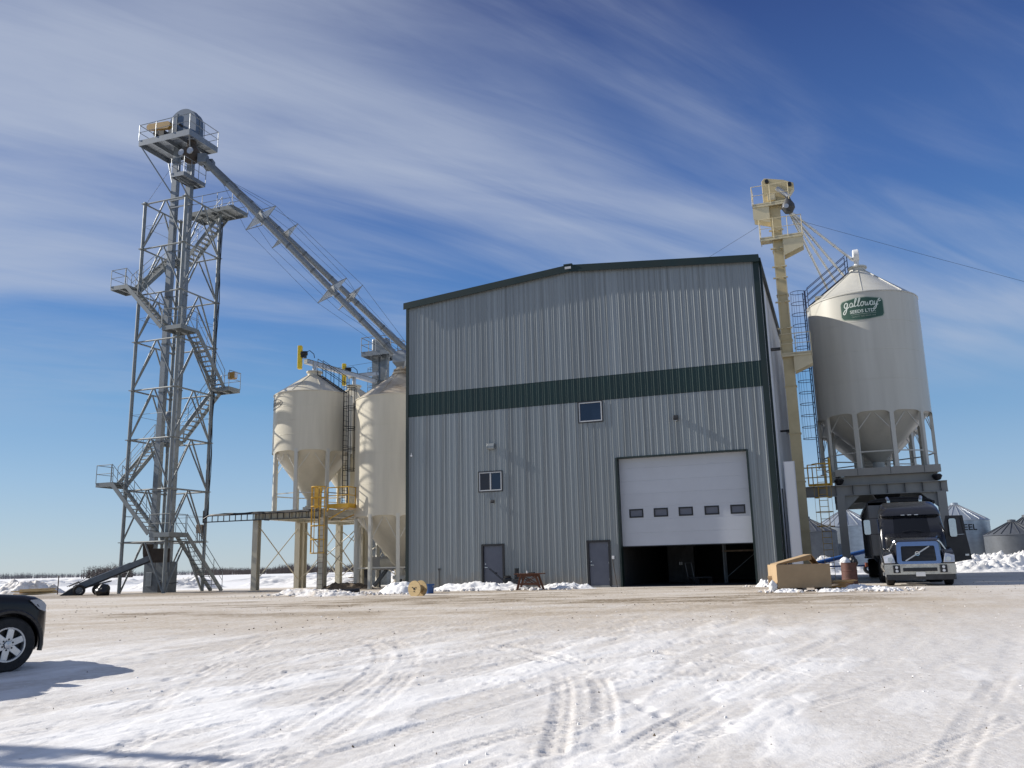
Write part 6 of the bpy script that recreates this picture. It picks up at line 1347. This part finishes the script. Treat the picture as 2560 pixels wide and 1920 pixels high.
# scattered gravel clods on the packed snow
b = MB(); rg = random.Random(4)
for i in range(500):
    yy = 5.5 + 30 * rg.random() ** 1.6; xx = rg.uniform(-.55, .62) * yy; s = rg.uniform(.006, .015) * (1.8 if rg.random() < .05 else 1); zb = gz(xx, yy) + .004; q = [(rg.uniform(.6, 1.2) * s * math.cos(a_), rg.uniform(.6, 1.2) * s * math.sin(a_)) for a_ in (0, 1.3, 2.5, 3.8, 5.1)]
    b.add([(xx + x, yy + y, zb - .02) for x, y in q] + [(xx, yy, zb + s * rg.uniform(.2, .5))], [(k, (k + 1) % 5, 5) for k in range(5)])
gv = b.build('gravel', 'dirt', None, 0); struct(gv, 'stuff')
b = MB()
for i in range(700):
    yy = 5.2 + 20 * rg.random() ** 1.5; xx = rg.uniform(-.56, .62) * yy
    if float(fbm(np.array([xx * .6]), np.array([yy * .6]), 3, 91)[0]) < .52: continue
    s = rg.uniform(.008, .026); zb = gz(xx, yy) + .0; q = [(rg.uniform(.5, 1.3) * s * math.cos(a_), rg.uniform(.5, 1.3) * s * math.sin(a_)) for a_ in (0, 1, 2.1, 3.1, 4.2, 5.2)]
    b.add([(xx + x, yy + y, zb - .03) for x, y in q] + [(xx + x * .6, yy + y * .6, zb + s * rg.uniform(.3, .6)) for x, y in q], [(k, (k + 1) % 6, 6 + (k + 1) % 6, 6 + k) for k in range(6)] + [tuple(range(6, 12))])
cl_ = b.build('snow_clods', 'snow', None, 40); struct(cl_, 'stuff')
# broken snow and ice lumps along the heaps, stones worked into the yard
ICO = bmesh.new(); bmesh.ops.create_icosphere(ICO, subdivisions=1, radius=1); IV = [v.co.copy() for v in ICO.verts]; IF = [tuple(v.index for v in f.verts) for f in ICO.faces]; ICO.free()
def chunks(name, m, spots, seed, kind='stuff'):
    rg = random.Random(seed); b = MB()
    for x, y, z, s in spots:
        k = [(rg.uniform(.6, 1.2), rg.uniform(.6, 1.2), rg.uniform(.45, .9))] * 1; a_ = rg.uniform(0, 6.28); c_, s_ = math.cos(a_), math.sin(a_); kx, ky, kz = k[0]; vs_ = []
        for v in IV:
            j = rg.uniform(.75, 1.2); vx, vy, vz = v.x * kx * s * j, v.y * ky * s * j, v.z * kz * s * j; vs_.append((x + vx * c_ - vy * s_, y + vx * s_ + vy * c_, z + vz))
        b.add(vs_, IF)
    o = b.build(name, m, None, 0); struct(o, kind); return o
rg = random.Random(21); sp_ = []
def strip(u0, u1, v0, v1, n, smin, smax):
    for i in range(n):
        u_, v_ = rg.uniform(u0, u1), rg.gauss((v0 + v1) / 2, (v1 - v0) / 3.2); p_ = W(u_, v_); s = smin + (smax - smin) * rg.random() ** 2.2; sp_.append((p_.x, p_.y, Z0 + s * .25, s))
strip(1.2, 9.6, -3.2, -1.1, 330, .03, .15); strip(.2, 4.2, -7.6, -4.2, 120, .02, .11); strip(-3.8, 1.5, -7.2, -4.2, 120, .02, .12); strip(18.0, 23.2, -8.9, -7.0, 170, .02, .10); strip(18.2, 19.2, -7.4, -5.6, 40, .03, .13); strip(16.8, 18.2, -3.0, -1.2, 40, .02, .09)
chunks('snow_chunks', 'snow_dirty', sp_, 5)
sp_ = []
for i in range(420): x = rg.uniform(25, 48); y = rg.gauss(59.5, 1.5); s = .04 + .16 * rg.random() ** 3; sp_.append((x, y, Z0 + rg.uniform(0, .55) * math.exp(-((y - 60) / 2.0) ** 2), s))
chunks('snow_chunks', 'snow', sp_, 6)
sp_ = []
for i in range(2600):
    yy = 17 + 26 * rg.random() ** .8; xx = rg.uniform(-.55, .60) * yy; u_ = (xx - ORG.x) * U.x + (yy - ORG.y) * U.y; v_ = (xx - ORG.x) * V.x + (yy - ORG.y) * V.y
    if v_ > -.6 and -.3 < u_ < 18.6: continue
    if float(fbm(np.array([xx * .35]), np.array([yy * .8]), 3, 61)[0]) < .46: continue
    s = .007 + .020 * rg.random() ** 3; sp_.append((xx, yy, gz(xx, yy) + s * .2, s))
chunks('yard_stones', 'stone', sp_, 8)
bpy.context.view_layer.update()
